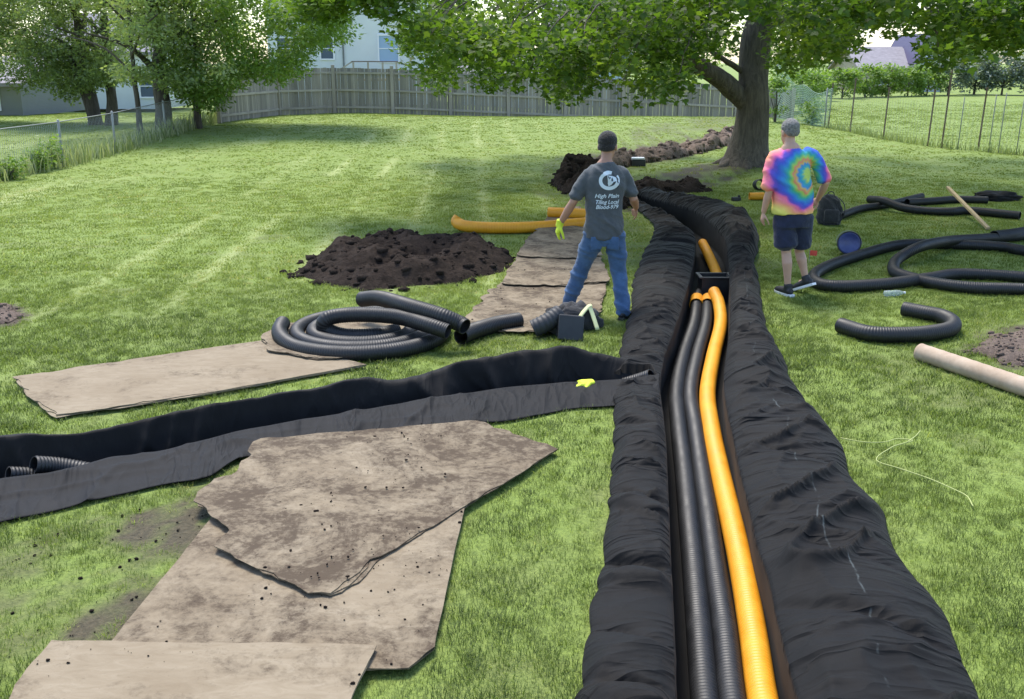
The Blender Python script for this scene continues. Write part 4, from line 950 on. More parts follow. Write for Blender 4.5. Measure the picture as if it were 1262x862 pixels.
def left_trees():
    spec = [(-70, 40, .22, 'grey-green tree in front of the low dark house, behind the chain-link fence', 0), (118, 39, .24, 'grey-green tree with a leaning dark trunk forked near the white wall', -.25), (137, 38.5, .22, 'grey-green tree with an upright trunk close beside the leaning one', .1),
            (172, 31.5, .10, 'slim young tree with a thin trunk at the chain-link fence', -.05), (200, 32.5, .27, 'grey-green tree with a thick trunk at the chain-link fence', 0), (243, 33.5, .12, 'bushy tree drooping over the corner of the wooden fence', .1)]
    roots = []; cl = [[] for _ in spec]; vl = [[] for _ in spec]
    r = np.random.default_rng(14)
    for px, Y, rad, lab, lean in spec:
        b = J(px, 150, Y); z = gz(b.x, b.y); root = empty('garden_tree', (b.x, b.y, z)); tag(root, lab, 'tree', None); roots.append(root)
    for _ in range(2300):
        px = r.uniform(-110, 445); yb = interp(px, LB_); py = yb - 3 - r.uniform() ** 1.2 * 140
        k = int(np.argmin([abs(px - s[0]) * (1.0 if s[0] not in (172,) else 1.6) + r.uniform(0, 70) for s in spec]))
        if px > 290: k = 5
        Y = spec[k][1] + r.uniform(-2.2, 2.6); q = np.array(J(px, py, Y))
        if fbm(px / 34 + k, py / 26, 2, 27) < (.43 if k == 5 else .36): continue
        cl[k].append(q - np.array(roots[k].location)); vl[k].append(float(fbm(px / 45, py / 34, 3, 19)) * .8 + (.25 if px > 270 else 0))
    for k, (px, Y, rad, lab, lean) in enumerate(spec):
        H = 9 if rad > .15 else 6
        for _ in range(60 if rad > .15 else 26):
            a1 = r.uniform(0, 6.283); rr = 3.2 * math.sqrt(r.uniform()); cl[k].append(np.array([rr * math.cos(a1), rr * math.sin(a1), 4.5 + (H - 4.5) * r.uniform() * (1 - (rr / 3.6) ** 2)])); vl[k].append(r.uniform())
        paths = [([(0, 0, -.2), (lean * .4, 0, 1.2), (lean, .1, 2.6), (lean * 1.2, .1, 4.5), (lean, 0, H * .75)], rad, rad * .35, .35)]
        for j in range(6):
            an = j * 2.4 + k; z0 = 1.9 + .5 * j; paths.append(([(lean * .8, 0, z0), (1.0 * math.cos(an), 1.0 * math.sin(an), z0 + .8), (2.4 * math.cos(an), 2.4 * math.sin(an), z0 + 1.2)], rad * .4, .02, 0))
        if k == 1: paths.append(([(0, 0, -.1), (-.35, 0, 1.2), (-.7, 0, 2.8)], rad * .7, rad * .4, .2))
        wood('trunk', paths, M['bark2'], roots[k], 20 + k, 10)
        v = np.clip((np.array(vl[k]) - .25) * 1.7, 0, 1)
        leaf_mesh('crown', cl[k], 52 if k == 5 else 66, .60, .155, OVAL, M['lime'] if k == 5 else M['greyleaf'], roots[k], 40 + k, .8, v)
left_trees()
def bush(name, x, y, rx, ry, h, m, label, seed, n=60, leaf=.22, cat='shrub', group=None, trunk=True, z0=None):
    z = gz(x, y) if z0 is None else z0
    root = empty(name, (x, y, z)); tag(root, label, cat, group); r = np.random.default_rng(seed); C = []
    for _ in range(n):
        u = r.normal(0, 1, 3); u /= np.linalg.norm(u); u *= r.uniform(.5, 1) ** .5; C.append((u[0] * rx * .9, u[1] * ry * .9, h * (.52 + .46 * u[2])))
    leaf_mesh('crown', C, 40, max(.25, min(rx, h) * .33), leaf, OVAL, m, root, seed, .5)
    wood('trunk', [([(0, 0, -.1), (.03, 0, h * .3), (0, .04, h * .6)], max(.03, h * .025), .02, .2)] + [([(0, 0, h * .15), (rx * .5 * math.cos(a_), ry * .5 * math.sin(a_), h * .45)], max(.02, h * .012), .01, 0) for a_ in (0, 1.6, 3.1, 4.6)], M['bark2'], root, seed, 8)
# beyond the right-hand fence: a clipped hedge row, blue-grey shrubs, tall trees
hx = [(1000, 62, 2.0), (1038, 66, 2.1), (1066, 68, 2.2), (1092, 69, 2.2), (1118, 70, 2.2), (1142, 71, 2.0)]
hl = ['bright green hedge bush beside the pale green net', 'bright green hedge bush under the low end of the mauve roof', 'bright green hedge bush under the middle of the mauve roof', 'bright green hedge bush below the join of roof and gable', 'bright green hedge bush below the house gable', 'last bright green hedge bush next to the blue-grey shrubs']
for i, (px, Y, h) in enumerate(hx): q = J(px, 118, Y); bush('hedge_bush', q.x, Y, 1.35, 1.0, h, M['lime'], hl[i], 60 + i, 46, .24, 'bush', 'hedge in front of the far house')
bx_ = [(1168, 72, 3.0, 'blue-grey shrub next to the hedge and a rusty post'), (1200, 74, 3.4, 'blue-grey shrub in the middle of the far row'), (1234, 73, 3.2, 'blue-grey shrub behind the slim fence posts'), (1272, 72, 3.4, 'last blue-grey shrub of the row, farthest from the hedge')]
for i, (px, Y, h, lab) in enumerate(bx_): q = J(px, 118, Y); bush('tall_shrub', q.x, Y, 1.7, 1.2, h, M['blueleaf'], lab, 70 + i, 60, .28, 'shrub', 'blue-grey shrubs beyond the fence')
q = J(988, 128, 52); bush('garden_shrub', q.x, 52, 1.3, 1.0, 2.3, M['lime'], 'light green shrub between the maple trunk and the hedge', 81, 46, .2)
q = J(1000, 158, 35.5); bush('garden_shrub', q.x, 35.5, .35, .3, 1.1, M['lime'], 'small sapling growing against the pale green net', 82, 16, .13)
q = J(955, 150, 36); bush('garden_shrub', q.x, 36, .35, .4, 1.9, M['lime'], 'tall weedy shrub beside the maple trunk at the net corner', 83, 22, .13)
for i, (px, Y, h, rx, lab, mm) in enumerate(((560, 84, 8, 4.5, 'far tree between the white house and the blue house', 'greyleaf'), (835, 92, 9, 5.5, 'far tree behind the blue house, seen beside the maple limb', 'greyleaf'), (985, 96, 8, 5, 'far tree right behind the maple trunk', 'lime'), (1215, 100, 8, 5, 'far tree rising above the blue-grey shrubs', 'greyleaf'), (1300, 95, 9, 5, 'far tree behind the last blue-grey shrub', 'greyleaf'), (250, 88, 9, 5, 'far tree behind the wooden fence corner', 'greyleaf'), (-60, 80, 9, 5, 'far tree behind the grey-roofed house', 'greyleaf'))):
    q = J(px, 130, Y); bush('far_tree', q.x, Y, rx, 3, h, M[mm], lab, 100 + i, 110, .42, 'tree')
for i, (px, py, h, lab) in enumerate(((58, 208, .85, 'leafy yellow-green weed in the chain-link fence, tallest'), (43, 212, .5, 'low yellow-green weed beside the tallest one at the fence'), (10, 222, .5, 'yellow-green weed at the chain-link fence, set apart from the other two'))):
    q = P(px, py); bush('weed', q.x, q.y + .1, .22, .2, h, M['lime'], lab, 130 + i, 14, .09, 'weed')

# ------------------------------------------------------------------ wooden privacy fence
def privacy():
    C0 = P(272, 158, .1); A0 = Vector((J(345, 147, 40.5).x, 40.5)); 
    line = [Vector((C0.x, C0.y))] + [A0] + [Vector((J(413, 140, 42).x + 2.44 * k, 42 + .10 * k)) for k in range(0, 9)]
    root = empty('wooden_fence', (line[2].x, line[2].y, 0)); tag(root, 'weathered grey wooden privacy fence with posts and rails at the back of the lawn', 'fence')
    o = Vector(root.location); H = 1.85
    pm = bpy.data.meshes.new('picket'); bm = bmesh.new(); box(bm, (0, 0, H / 2), (.136, .018, H)); bm.to_mesh(pm); bm.free(); pm.materials.append(M['fence'])
    def topz(p): return float(base_z(p.x, p.y)) 
    for a_, b_ in zip(line, line[1:]):
        d = (b_ - a_); L = d.length; ang = math.atan2(d.y, d.x); nrm = Vector((d.y, -d.x)).normalized()     # towards the camera
        n = int(L / .142); za, zb = topz(a_), topz(b_)
        for k in range(n):
            p = a_ + d * ((k + .5) / n); q = bpy.data.objects.new('picket', pm); q.location = (p.x - o.x, p.y - o.y, za + (zb - za) * (k + .5) / n + random.uniform(-.012, .012)); q.rotation_euler = (0, random.uniform(-.008, .008), ang); link(q, root)
        for zz in (.25, .95, 1.66):
            bm = bmesh.new(); rot = Matrix.Rotation(ang, 3, 'Z') @ Matrix.Rotation(-math.atan2(zb - za, L), 3, 'Y'); m_ = (a_ + b_) / 2 + nrm * .032
            box(bm, (m_.x - o.x, m_.y - o.y, (za + zb) / 2 + zz), (L - .08, .04, .085), rot); bmo('rail', bm, M['rail'], root)
    for p in line:
        nrm = Vector((0, -1)); bm = bmesh.new(); box(bm, (p.x - o.x, p.y - o.y - .075, topz(p) + .96), (.135, .095, 2.0), None, .008); bmo('post', bm, M['fencepost'], root)
privacy()
# ------------------------------------------------------------------ chain-link fences
def chain(root, a_, b_, H, pitch, m, wr=.0025):
    a_, b_ = Vector(a_), Vector(b_); d = Vector((b_.x - a_.x, b_.y - a_.y)); L = d.length; d.normalize(); n = int(L / pitch); rows_ = int(H / pitch) * 2; o = Vector(root.location)
    V = []; Fa = []
    hgt = H / rows_
    for k in range(n):
        for ph in (0, 1):
            prev = None
            for j in range(rows_ + 1):
                s_ = k * pitch + (pitch / 2 if (j + ph) % 2 else 0); t = s_ / L; x, y = a_.x + d.x * s_ - o.x, a_.y + d.y * s_ - o.y; z = a_.z + (b_.z - a_.z) * t + j * hgt - o.z
                b0 = len(V); V += [(x + d.y * wr, y - d.x * wr, z), (x + d.x * wr, y + d.y * wr, z + wr), (x - d.x * wr, y - d.y * wr, z - wr)]
                if prev is not None:
                    for e in range(3): Fa.append((prev + e, prev + (e + 1) % 3, b0 + (e + 1) % 3, b0 + e))
                prev = b0
    o_ = mesh_np('wire_mesh', V, Fa, m, root); o_['kind'] = 'stuff'
def cl_left():
    pts = [P(-120, 255), P(0, 222), P(78, 205), P(143, 190), P(205, 174), P(268, 160)]; pts = [Vector((p.x, p.y, gz(p.x, p.y))) for p in pts]
    root = empty('chain_link_fence', pts[1]); tag(root, 'low grey chain-link fence with tall weeds along the edge of the lawn by the trees', 'fence'); o = Vector(root.location)
    for a_, b_ in zip(pts, pts[1:]):
        chain(root, a_, b_, 1.02, .085, M['wire'], .0035); bm = bmesh.new(); limb(bm, [a_ + Vector((0, 0, 1.05)) - o, b_ + Vector((0, 0, 1.05)) - o], [.013, .013], 8); bmo('top_rail', bm, M['galv'], root, True)
    for p in pts: bm = bmesh.new(); limb(bm, [p - o + Vector((0, 0, -.1)), p - o + Vector((0, 0, 1.10))], [.03, .03], 10); bmo('post', bm, M['galv'], root, True)
    # tall weeds at its foot
    r = np.random.default_rng(55); V = []; Fa = []; vv = []
    for a_, b_ in zip(pts, pts[1:]):
        L = (b_ - a_).length
        for _ in range(int(L * 85)):
            t = r.uniform(); p = a_.lerp(b_, t); x = p.x + r.normal(0, .14); y = p.y + r.normal(.05, .16); h = r.uniform(.08, .66) * (.6 + .5 * float(vn(x, y, 4))); la = r.uniform(0, 6.283); ln = r.uniform(.05, .45) * h; wd = r.uniform(.006, .013); b0 = len(V)
            wx, wy = wd, 0; V += [(x - wx, y, p.z), (x + wx, y, p.z), (x + math.cos(la) * ln * .4 + wx, y + math.sin(la) * ln * .4, p.z + h * .6), (x + math.cos(la) * ln * .4 - wx, y + math.sin(la) * ln * .4, p.z + h * .6), (x + math.cos(la) * ln + .001, y + math.sin(la) * ln, p.z + h), (x + math.cos(la) * ln - .001, y + math.sin(la) * ln, p.z + h)]
            Fa += [(b0, b0 + 1, b0 + 2, b0 + 3), (b0 + 3, b0 + 2, b0 + 4, b0 + 5)]; vv += [r.uniform()] * 6
    tag(mesh_np('tall_weeds', V, Fa, M['weed'], attrs={'v': vv}), 'tall pale weeds growing through the low chain-link fence', 'weeds', kind='stuff')
cl_left()
def cl_right():
    pts = [P(1020, 164), P(1047, 167), P(1088, 174), P(1143, 181), P(1160, 183), P(1205, 186), P(1262, 192), P(1340, 201)]
    hts = [1.5, 1.75, 1.55, 1.6, 2.35, 1.7, 1.7, 1.7]
    pts = [Vector((p.x, p.y, gz(p.x, p.y))) for p in pts]; root = empty('wire_fence', pts[1]); tag(root, 'thin wire fence on rusty steel posts between the lawn and the far hedge', 'fence'); o = Vector(root.location)
    for p, h in list(zip(pts, hts)):
        bm = bmesh.new(); lean = Vector((.03, 0, 0)) * h; limb(bm, [p - o + Vector((0, 0, -.1)), p - o + Vector((0, 0, h)) + lean], [.026, .024], 8); box(bm, tuple(p - o + Vector((0, 0, h + .01)) + lean), (.06, .06, .02)); bmo('post', bm, M['rust'], root)
    for (px, py, h) in ((1180, 185, 1.45), (1218, 188, 1.55), (1230, 189, 1.6), (1252, 191, 1.5)):
        p = P(px, py); bm = bmesh.new(); limb(bm, [Vector((p.x, p.y, -.1)) - o, Vector((p.x + .03, p.y, h)) - o], [.014, .014], 8); bmo('post', bm, M['galv'], root, True)
    for a_, b_ in zip(pts, pts[1:]): chain(root, a_, b_, 1.3, .13, M['wire'], .0022)
    # weeds at its foot
    r = np.random.default_rng(56); V = []; Fa = []; vv = []
    for a_, b_ in zip(pts, pts[1:]):
        for _ in range(int((b_ - a_).length * 90)):
            p = a_.lerp(b_, r.uniform()); x = p.x + r.normal(0, .12); y = p.y + r.normal(0, .12); h = r.uniform(.08, .30); la = r.uniform(0, 6.283); ln = .4 * h; wx = .009; b0 = len(V)
            V += [(x - wx, y, p.z), (x + wx, y, p.z), (x + math.cos(la) * ln + .002, y + math.sin(la) * ln, p.z + h), (x + math.cos(la) * ln - .002, y + math.sin(la) * ln, p.z + h)]; Fa += [(b0, b0 + 1, b0 + 2, b0 + 3)]; vv += [r.uniform() * .6] * 4
    tag(mesh_np('edge_weeds', V, Fa, M['weed'], attrs={'v': vv}), 'uncut grass along the foot of the thin wire fence', 'weeds', kind='stuff')
    # green net
    A_, B_ = J(953, 160, 37), P(1020, 164); A_ = Vector((A_.x, A_.y, gz(A_.x, A_.y))); B_ = Vector((B_.x, B_.y, gz(B_.x, B_.y))); root = empty('garden_net', A_); tag(root, 'pale green garden netting sagging between the maple trunk and the first rusty post', 'netting'); o = A_
    V = []; Fa = []; nu, nv_ = 44, 22
    def npt(u, v): p = A_.lerp(B_, u); top = 2.0 - .75 * sst(0, .5, u) + .12 * math.cos(u * 12); return Vector((p.x, p.y + .12 * math.sin(u * 9 + v * 2), p.z + top * v)) - o
    def strand(ps):
        prev = None
        for p in ps:
            b0 = len(V); e = .006; V.extend([(p.x - e, p.y, p.z - e), (p.x + e, p.y, p.z - e), (p.x, p.y - e, p.z + e)])
            if prev is not None:
                for k in range(3): Fa.append((prev + k, prev + (k + 1) % 3, b0 + (k + 1) % 3, b0 + k))
            prev = b0
    for i in range(nu + 1): strand([npt(i / nu, j / nv_) for j in range(nv_ + 1)])
    for j in range(nv_ + 1): strand([npt(i / nu, j / nv_) for i in range(nu + 1)])
    q = mesh_np('net_mesh', V, Fa, M['net'], root); q['kind'] = 'stuff'
    for p, h in ((A_, 2.0), (B_ + Vector((-.12, 0, 0)), 1.35)): bm = bmesh.new(); limb(bm, [p - o + Vector((0, .03, -.1)), p - o + Vector((0, .03, h))], [.025, .025], 8); bmo('post', bm, M['galv'], root, True)
cl_right()

# ------------------------------------------------------------------ houses
def house(name, x0, x1, y0, y1, z0, eave, ridge, wallm, roofm, label, wins, axis='x', over=.4):
    root = empty(name, ((x0 + x1) / 2, y0, z0)); tag(root, label, 'house'); cx = (x0 + x1) / 2
    w2 = (x1 - x0) / 2; d = y1 - y0; e = eave - z0; rg = ridge - z0
    bm = bmesh.new()
    if axis == 'x':
        v = [(-w2, 0, 0), (w2, 0, 0), (w2, 0, e), (-w2, 0, e), (-w2, d, 0), (w2, d, 0), (w2, d, e), (-w2, d, e), (-w2, d / 2, rg), (w2, d / 2, rg)]
        f = [(0, 1, 2, 3), (5, 4, 7, 6), (1, 5, 6, 9, 2), (4, 0, 3, 8, 7)]
    else:
        v = [(-w2, 0, 0), (w2, 0, 0), (w2, 0, e), (-w2, 0, e), (-w2, d, 0), (w2, d, 0), (w2, d, e), (-w2, d, e), (0, 0, rg), (0, d, rg)]
        f = [(0, 1, 2, 8, 3), (5, 4, 7, 9, 6), (1, 5, 6, 2), (4, 0, 3, 7)]
    vs = [bm.verts.new(q) for q in v]
    for q in f: bm.faces.new([vs[i] for i in q])
    bmo('wall', bm, M[wallm], root)
    bm = bmesh.new(); th = .16
    if axis == 'x':
        sl = (rg - e) / (d / 2)
        for s_, ya, yb in ((1, -over, d / 2), (-1, d + over, d / 2)):
            za = e - sl * over; q = [(-w2 - over, ya, za + .02), (w2 + over, ya, za + .02), (w2 + over, yb, rg + .02), (-w2 - over, yb, rg + .02)]
            a1 = [bm.verts.new(p) for p in q]; b1 = [bm.verts.new((p[0], p[1], p[2] + th)) for p in q]
            bm.faces.new(b1); bm.faces.new(a1[::-1])
            for i in range(4): bm.faces.new((a1[i], a1[(i + 1) % 4], b1[(i + 1) % 4], b1[i]))
    else:
        sl = (rg - e) / w2
        for s_ in (-1, 1):
            za = e - sl * over; q = [(s_ * (w2 + over), -over, za + .02), (0, -over, rg + .02), (0, d + over, rg + .02), (s_ * (w2 + over), d + over, za + .02)]
            a1 = [bm.verts.new(p) for p in q]; b1 = [bm.verts.new((p[0], p[1], p[2] + th)) for p in q]
            bm.faces.new(b1); bm.faces.new(a1[::-1])
            for i in range(4): bm.faces.new((a1[i], a1[(i + 1) % 4], b1[(i + 1) % 4], b1[i]))
    bmesh.ops.recalc_face_normals(bm, faces=bm.faces); bmo('roof', bm, M[roofm], root)
    for wx, wz, ww, wh, gm in wins:
        bm = bmesh.new(); x_ = wx - cx; z_ = wz - z0; fr = .09
        for sx in (-1, 1): box(bm, (x_ + sx * (ww / 2 + fr / 2), -.03, z_), (fr, .10, wh + 2 * fr))
        for sz in (-1, 1): box(bm, (x_, -.03, z_ + sz * (wh / 2 + fr / 2)), (ww, .098, fr))
        box(bm, (x_, -.02, z_), (ww, .06, .05)); wo = bmo('window', bm, M['trim'], root)
        for sz in (-1, 1): bm = bmesh.new(); box(bm, (x_, -.012, z_ + sz * (wh / 4 + .0125)), (ww, .02, wh / 2 - .026)); bmo('pane', bm, M[gm], wo)
    return root
def W(px, py, Y): q = J(px, py, Y); return q.x, q.z
Y1 = 62; xa = J(330, 60, Y1).x; xb = J(522, 60, Y1).x
wins = []
for px, py, ww, wh, gm in ((403, 60, .75, 1.2, 'glass'), (479, 60, 1.15, 1.5, 'blueglass'), (403, 8, .8, 1.3, 'glass'), (479, 5, 1.1, 1.4, 'glass'), (350, 60, .8, 1.2, 'glass')):
    q = J(px, py, Y1); wins.append((q.x, q.z, ww, wh, gm))
hs = house('house', xa, xb, Y1, Y1 + 8, -.9, 6.2, 8.4, 'siding_white', 'roof', 'white two-storey house with small windows behind the wooden fence', wins)
bm = bmesh.new(); q = J(423, 60, Y1); limb(bm, [(q.x - hs.location.x, -.06, 0), (q.x - hs.location.x, -.06, 7.0)], [.05, .05], 8); bmo('downpipe', bm, M['siding_dark'], hs)
# back porch of the white house
q = J(462, 80, 58.5); root = empty('deck', (q.x, 58.5, gz(q.x, 58.5))); tag(root, 'brown wooden deck with railing behind the wooden fence at the white house', 'deck')
zt = J(462, 77, 58.5).z - root.location.z
bm = bmesh.new(); box(bm, (0, .9, zt - 1.0), (2.6, 1.8, .12)); bmo('deck_floor', bm, M['stake'], root)
for sx in (-1.25, -.4, .45, 1.25): bm = bmesh.new(); box(bm, (sx, 0, zt / 2), (.1, .1, zt)); bmo('post', bm, M['fencepost'], root)
bm = bmesh.new(); box(bm, (0, 0, zt + .04), (2.7, .16, .06)); bmo('rail', bm, M['rust'], root)
bm = bmesh.new(); box(bm, (-1.95, 0, zt - .36), (1.5, .08, .07), Matrix.Rotation(R(-32), 3, 'Y')); bmo('stair_rail', bm, M['fencepost'], root)
Y2 = 76; q0 = J(676, 80, Y2).x; q1 = J(768, 80, Y2).x; q = J(705, 82, Y2)
house('house', q0, q1, Y2, Y2 + 7, -1.2, 4.6, 6.8, 'siding_blue', 'roof', 'pale blue house showing through the maple leaves above the fence', [(q.x + 1.5, q.z + .4, 1.0, 1.3, 'glass'), (q.x + 4, q.z + .4, 1.0, 1.3, 'glass')])
Y3 = 66; q0 = J(568, 80, Y3).x; q1 = J(664, 80, Y3).x
house('garage', q0, q1, Y3, Y3 + 6, -1.2, J(600, 92, Y3).z, J(600, 74, Y3).z, 'siding_white', 'roof', 'low white garage with a grey roof just over the wooden fence', [])
Y4 = 82; q0 = J(1062, 80, Y4).x; q1 = J(1124, 80, Y4).x
house('house', q0, q1, Y4, Y4 + 7, -.3, J(1090, 84, Y4).z, J(1090, 60, Y4).z, 'siding_tan', 'roof_p', 'low tan house with a mauve shingle roof beyond the hedge', [(q0 + 1.6, J(1090, 96, Y4).z, 1.2, 1.0, 'glass')])
q0 = J(1127, 80, Y4 - 1).x; q1 = J(1163, 80, Y4 - 1).x
hs = house('house_wing', q0, q1, Y4 - 1, Y4 + 6, -.3, J(1140, 82, Y4).z, J(1140, 44, Y4).z, 'siding_white', 'trim_dark', 'steep white gable wing with dark violet trim beside the mauve roof', [((q0 + q1) / 2, J(1144, 76, Y4).z, 1.0, .6, 'glass')], 'y', .35)
Y5 = 46; q0 = J(-190, 90, Y5).x; q1 = J(22, 90, Y5).x
house('house', q0, q1, Y5, Y5 + 7, -.1, J(10, 104, Y5).z, J(10, 74, Y5).z, 'siding_dark', 'roof_p', 'low dark house with a grey roof behind the grey-green trees', [(q1 - 1.6, J(0, 122, Y5).z, 1.1, .9, 'glass')])
Y6 = 58; q0 = J(52, 120, Y6).x; q1 = J(196, 120, Y6).x
house('house', q0, q1, Y6, Y6 + 6, -.3, 3.0, 5.0, 'siding_white', 'roof', 'white house wall glimpsed between the trunks of the grey-green trees', [(J(70, 120, Y6).x, 1.0, 1.2, 1.2, 'blueglass'), (J(184, 120, Y6).x, 1.0, .9, 1.2, 'glass')])

# ------------------------------------------------------------------ people
def person(name, label, jt, skin, hair_m, build):
    """jt: joints in world space.  One continuous body; clothes and hair are children."""
    loc = Vector((jt['pelvis'].x, jt['pelvis'].y, 0)); root = empty(name, loc); tag(root, label, 'person')
    bm = bmesh.new(); g = jt; hs_ = build.get('head', 1.0)
    hc = g['head']; yaw = Matrix.Rotation(build.get('yaw', 0), 3, 'Z') @ Matrix.Rotation(build.get('nod', 0), 3, 'X')     # face looks along +Y
    def hp(x, y, z): return hc + yaw @ (Vector((x, y, z)) * hs_)
    ball(bm, hp(0, -.008, .03), Vector((.073, .092, .092)) * hs_, yaw); ball(bm, hp(0, .022, -.04), Vector((.060, .072, .080)) * hs_, yaw)
    ball(bm, hp(0, .045, -.095), Vector((.036, .036, .030)) * hs_, yaw)                                   # chin
    limb(bm, [hp(0, .086, .02), hp(0, .100, -.008), hp(0, .108, -.030)], [.010, .013, .016], 8)             # nose
    ball(bm, hp(0, .083, -.066), Vector((.026, .014, .008)) * hs_, yaw); ball(bm, hp(0, .080, -.077), Vector((.022, .014, .008)) * hs_, yaw)
    for s in (-1, 1):
        ball(bm, hp(s * .075, -.008, -.012), Vector((.012, .020, .033)) * hs_, yaw)                          # ears
        ball(bm, hp(s * .031, .078, .012), Vector((.016, .012, .010)) * hs_, yaw)                            # eyes / brow
    limb(bm, [g['neck'] - Vector((0, 0, .07)), g['neck'], hc + Vector((0, -.005, -.05))], [.070, .058, .056], 14)
    def arm(sd):
        S, E, Wp = g['sh' + sd], g['el' + sd], g['wr' + sd]; k = build.get('arm', 1)
        limb(bm, [S, S.lerp(E, .4), E, E.lerp(Wp, .3), Wp], [.046 * k, .044 * k, .038 * k, .041 * k, .027 * k], 14)
        hand_mesh(bm, Wp, g['hd' + sd], g['pn' + sd], .98, .45, 1.0, build['flip' + sd])
    arm('L'); arm('R')
    def leg(sd):
        Hh, K, An = g['hp' + sd], g['kn' + sd], g['an' + sd]; k = build.get('leg', 1); fd = g['ft' + sd]
        bk = Vector((0, -.02, 0))
        limb(bm, [Hh, Hh.lerp(K, .45), K, K.lerp(An, .3) + bk, K.lerp(An, .6) + bk * .6, An], [.086 * k, .072 * k, .054 * k, .057 * k, .044 * k, .034 * k], 14)
        limb(bm, [An - fd * .02 - Vector((0, 0, .045)), An + fd * .03 - Vector((0, 0, .05)), An + fd * .075 - Vector((0, 0, .055))], [.030, .032, .026], 10)
    leg('L'); leg('R')
    up = (g['neck'] - g['pelvis']); side_ = (g['shR'] - g['shL']).normalized()
    for t, a_, b_ in ((0, .150, .105), (.28, .140, .100), (.55, .150, .110), (.8, .155, .10), (.95, .105, .07)):
        c = g['pelvis'].lerp(g['neck'], t); yr = Matrix.Rotation(math.atan2(side_.y, side_.x), 3, 'Z'); ball(bm, c, (a_ * build.get('torso', 1), b_ * build.get('belly', 1), .115), yr)
    limb(bm, [g['shL'], (g['shL'] + g['shR']) / 2 + Vector((0, 0, .01)), g['shR']], [.044, .066, .044], 14)
    me = solid(bm, .0075, 4); add_mesh('body', me, M[skin], root, loc)
    return root, loc, yaw, hp, up, side_
def hairline(me, hc, yaw, k=1.12):
    inv = yaw.transposed()
    for v in me.vertices:
        q = inv @ (v.co - hc) / k; cut = float(np.interp(q.y, [-.11, -.06, -.02, .02, .05, .09], [-.062, -.040, -.004, .018, .045, .075]))
        if q.z < cut + .006: f = max(.70, 1 - (cut + .006 - q.z) * 9); v.co = hc + (v.co - hc) * f
    me.update()
def cloth(root, loc, name, bm, vox, m, wr, seed, it=3):
    me = solid(bm, vox, it); wrinkle(me, wr[0], wr[1], wr[2], seed); return add_mesh(name, me, m, root, loc)
def loft(bm, secs, seg=24):
    rings = []
    for c, a_, b_, yr in secs:
        Mx = Matrix.Rotation(yr, 3, 'Z'); rings.append([bm.verts.new(Vector(c) + Mx @ Vector((a_ * math.copysign(abs(math.cos(t)) ** .85, math.cos(t)), b_ * math.copysign(abs(math.sin(t)) ** .85, math.sin(t)), 0))) for t in [2 * math.pi * k / seg for k in range(seg)]])
    for a_, b_ in zip(rings, rings[1:]):
        for k in range(seg): bm.faces.new((a_[k], a_[(k + 1) % seg], b_[(k + 1) % seg], b_[k]))
    bm.faces.new(rings[0][::-1]); bm.faces.new(rings[-1])
def shoe(root, loc, An, fd, m, sole, pitch=0, gap=0):
    fd = fd.normalized(); rz = math.atan2(fd.y, fd.x); Rm = Matrix.Rotation(rz, 3, 'Z') @ Matrix.Rotation(pitch, 3, 'Y'); o = Vector((An.x, An.y, An.z)) - loc
    def q(x, y, z): return o + Rm @ Vector((x, y, z))
    bm = bmesh.new(); limb(bm, [q(-.06, 0, -.045), q(0, 0, -.035), q(.07, 0, -.045), q(.14, 0, -.055), q(.19, 0, -.06)], [.040, .046, .045, .043, .033], 14, flat=(1, .95)); limb(bm, [q(-.01, 0, -.04), q(-.005, 0, .03)], [.045, .047], 12)
    me = solid(bm, .007, 3); sh = add_mesh('shoe', me, m, root, (0, 0, 0))
    bm = bmesh.new(); outline = [(-.095, .030), (-.10, 0), (-.095, -.030), (0, -.042), (.09, -.050), (.17, -.042), (.215, -.015), (.215, .015), (.17, .042), (.09, .046), (0, .040)]
    a1 = [bm.verts.new(q(x, y, -.092)) for x, y in outline]; b1 = [bm.verts.new(q(x, y, -.066)) for x, y in outline]; n = len(outline)
    bm.faces.new(a1); bm.faces.new(b1[::-1])
    for i in range(n): bm.faces.new((a1[i], b1[i], b1[(i + 1) % n], a1[(i + 1) % n]))
    bmesh.ops.recalc_face_normals(bm, faces=bm.faces); bmo('sole', bm, sole, sh)
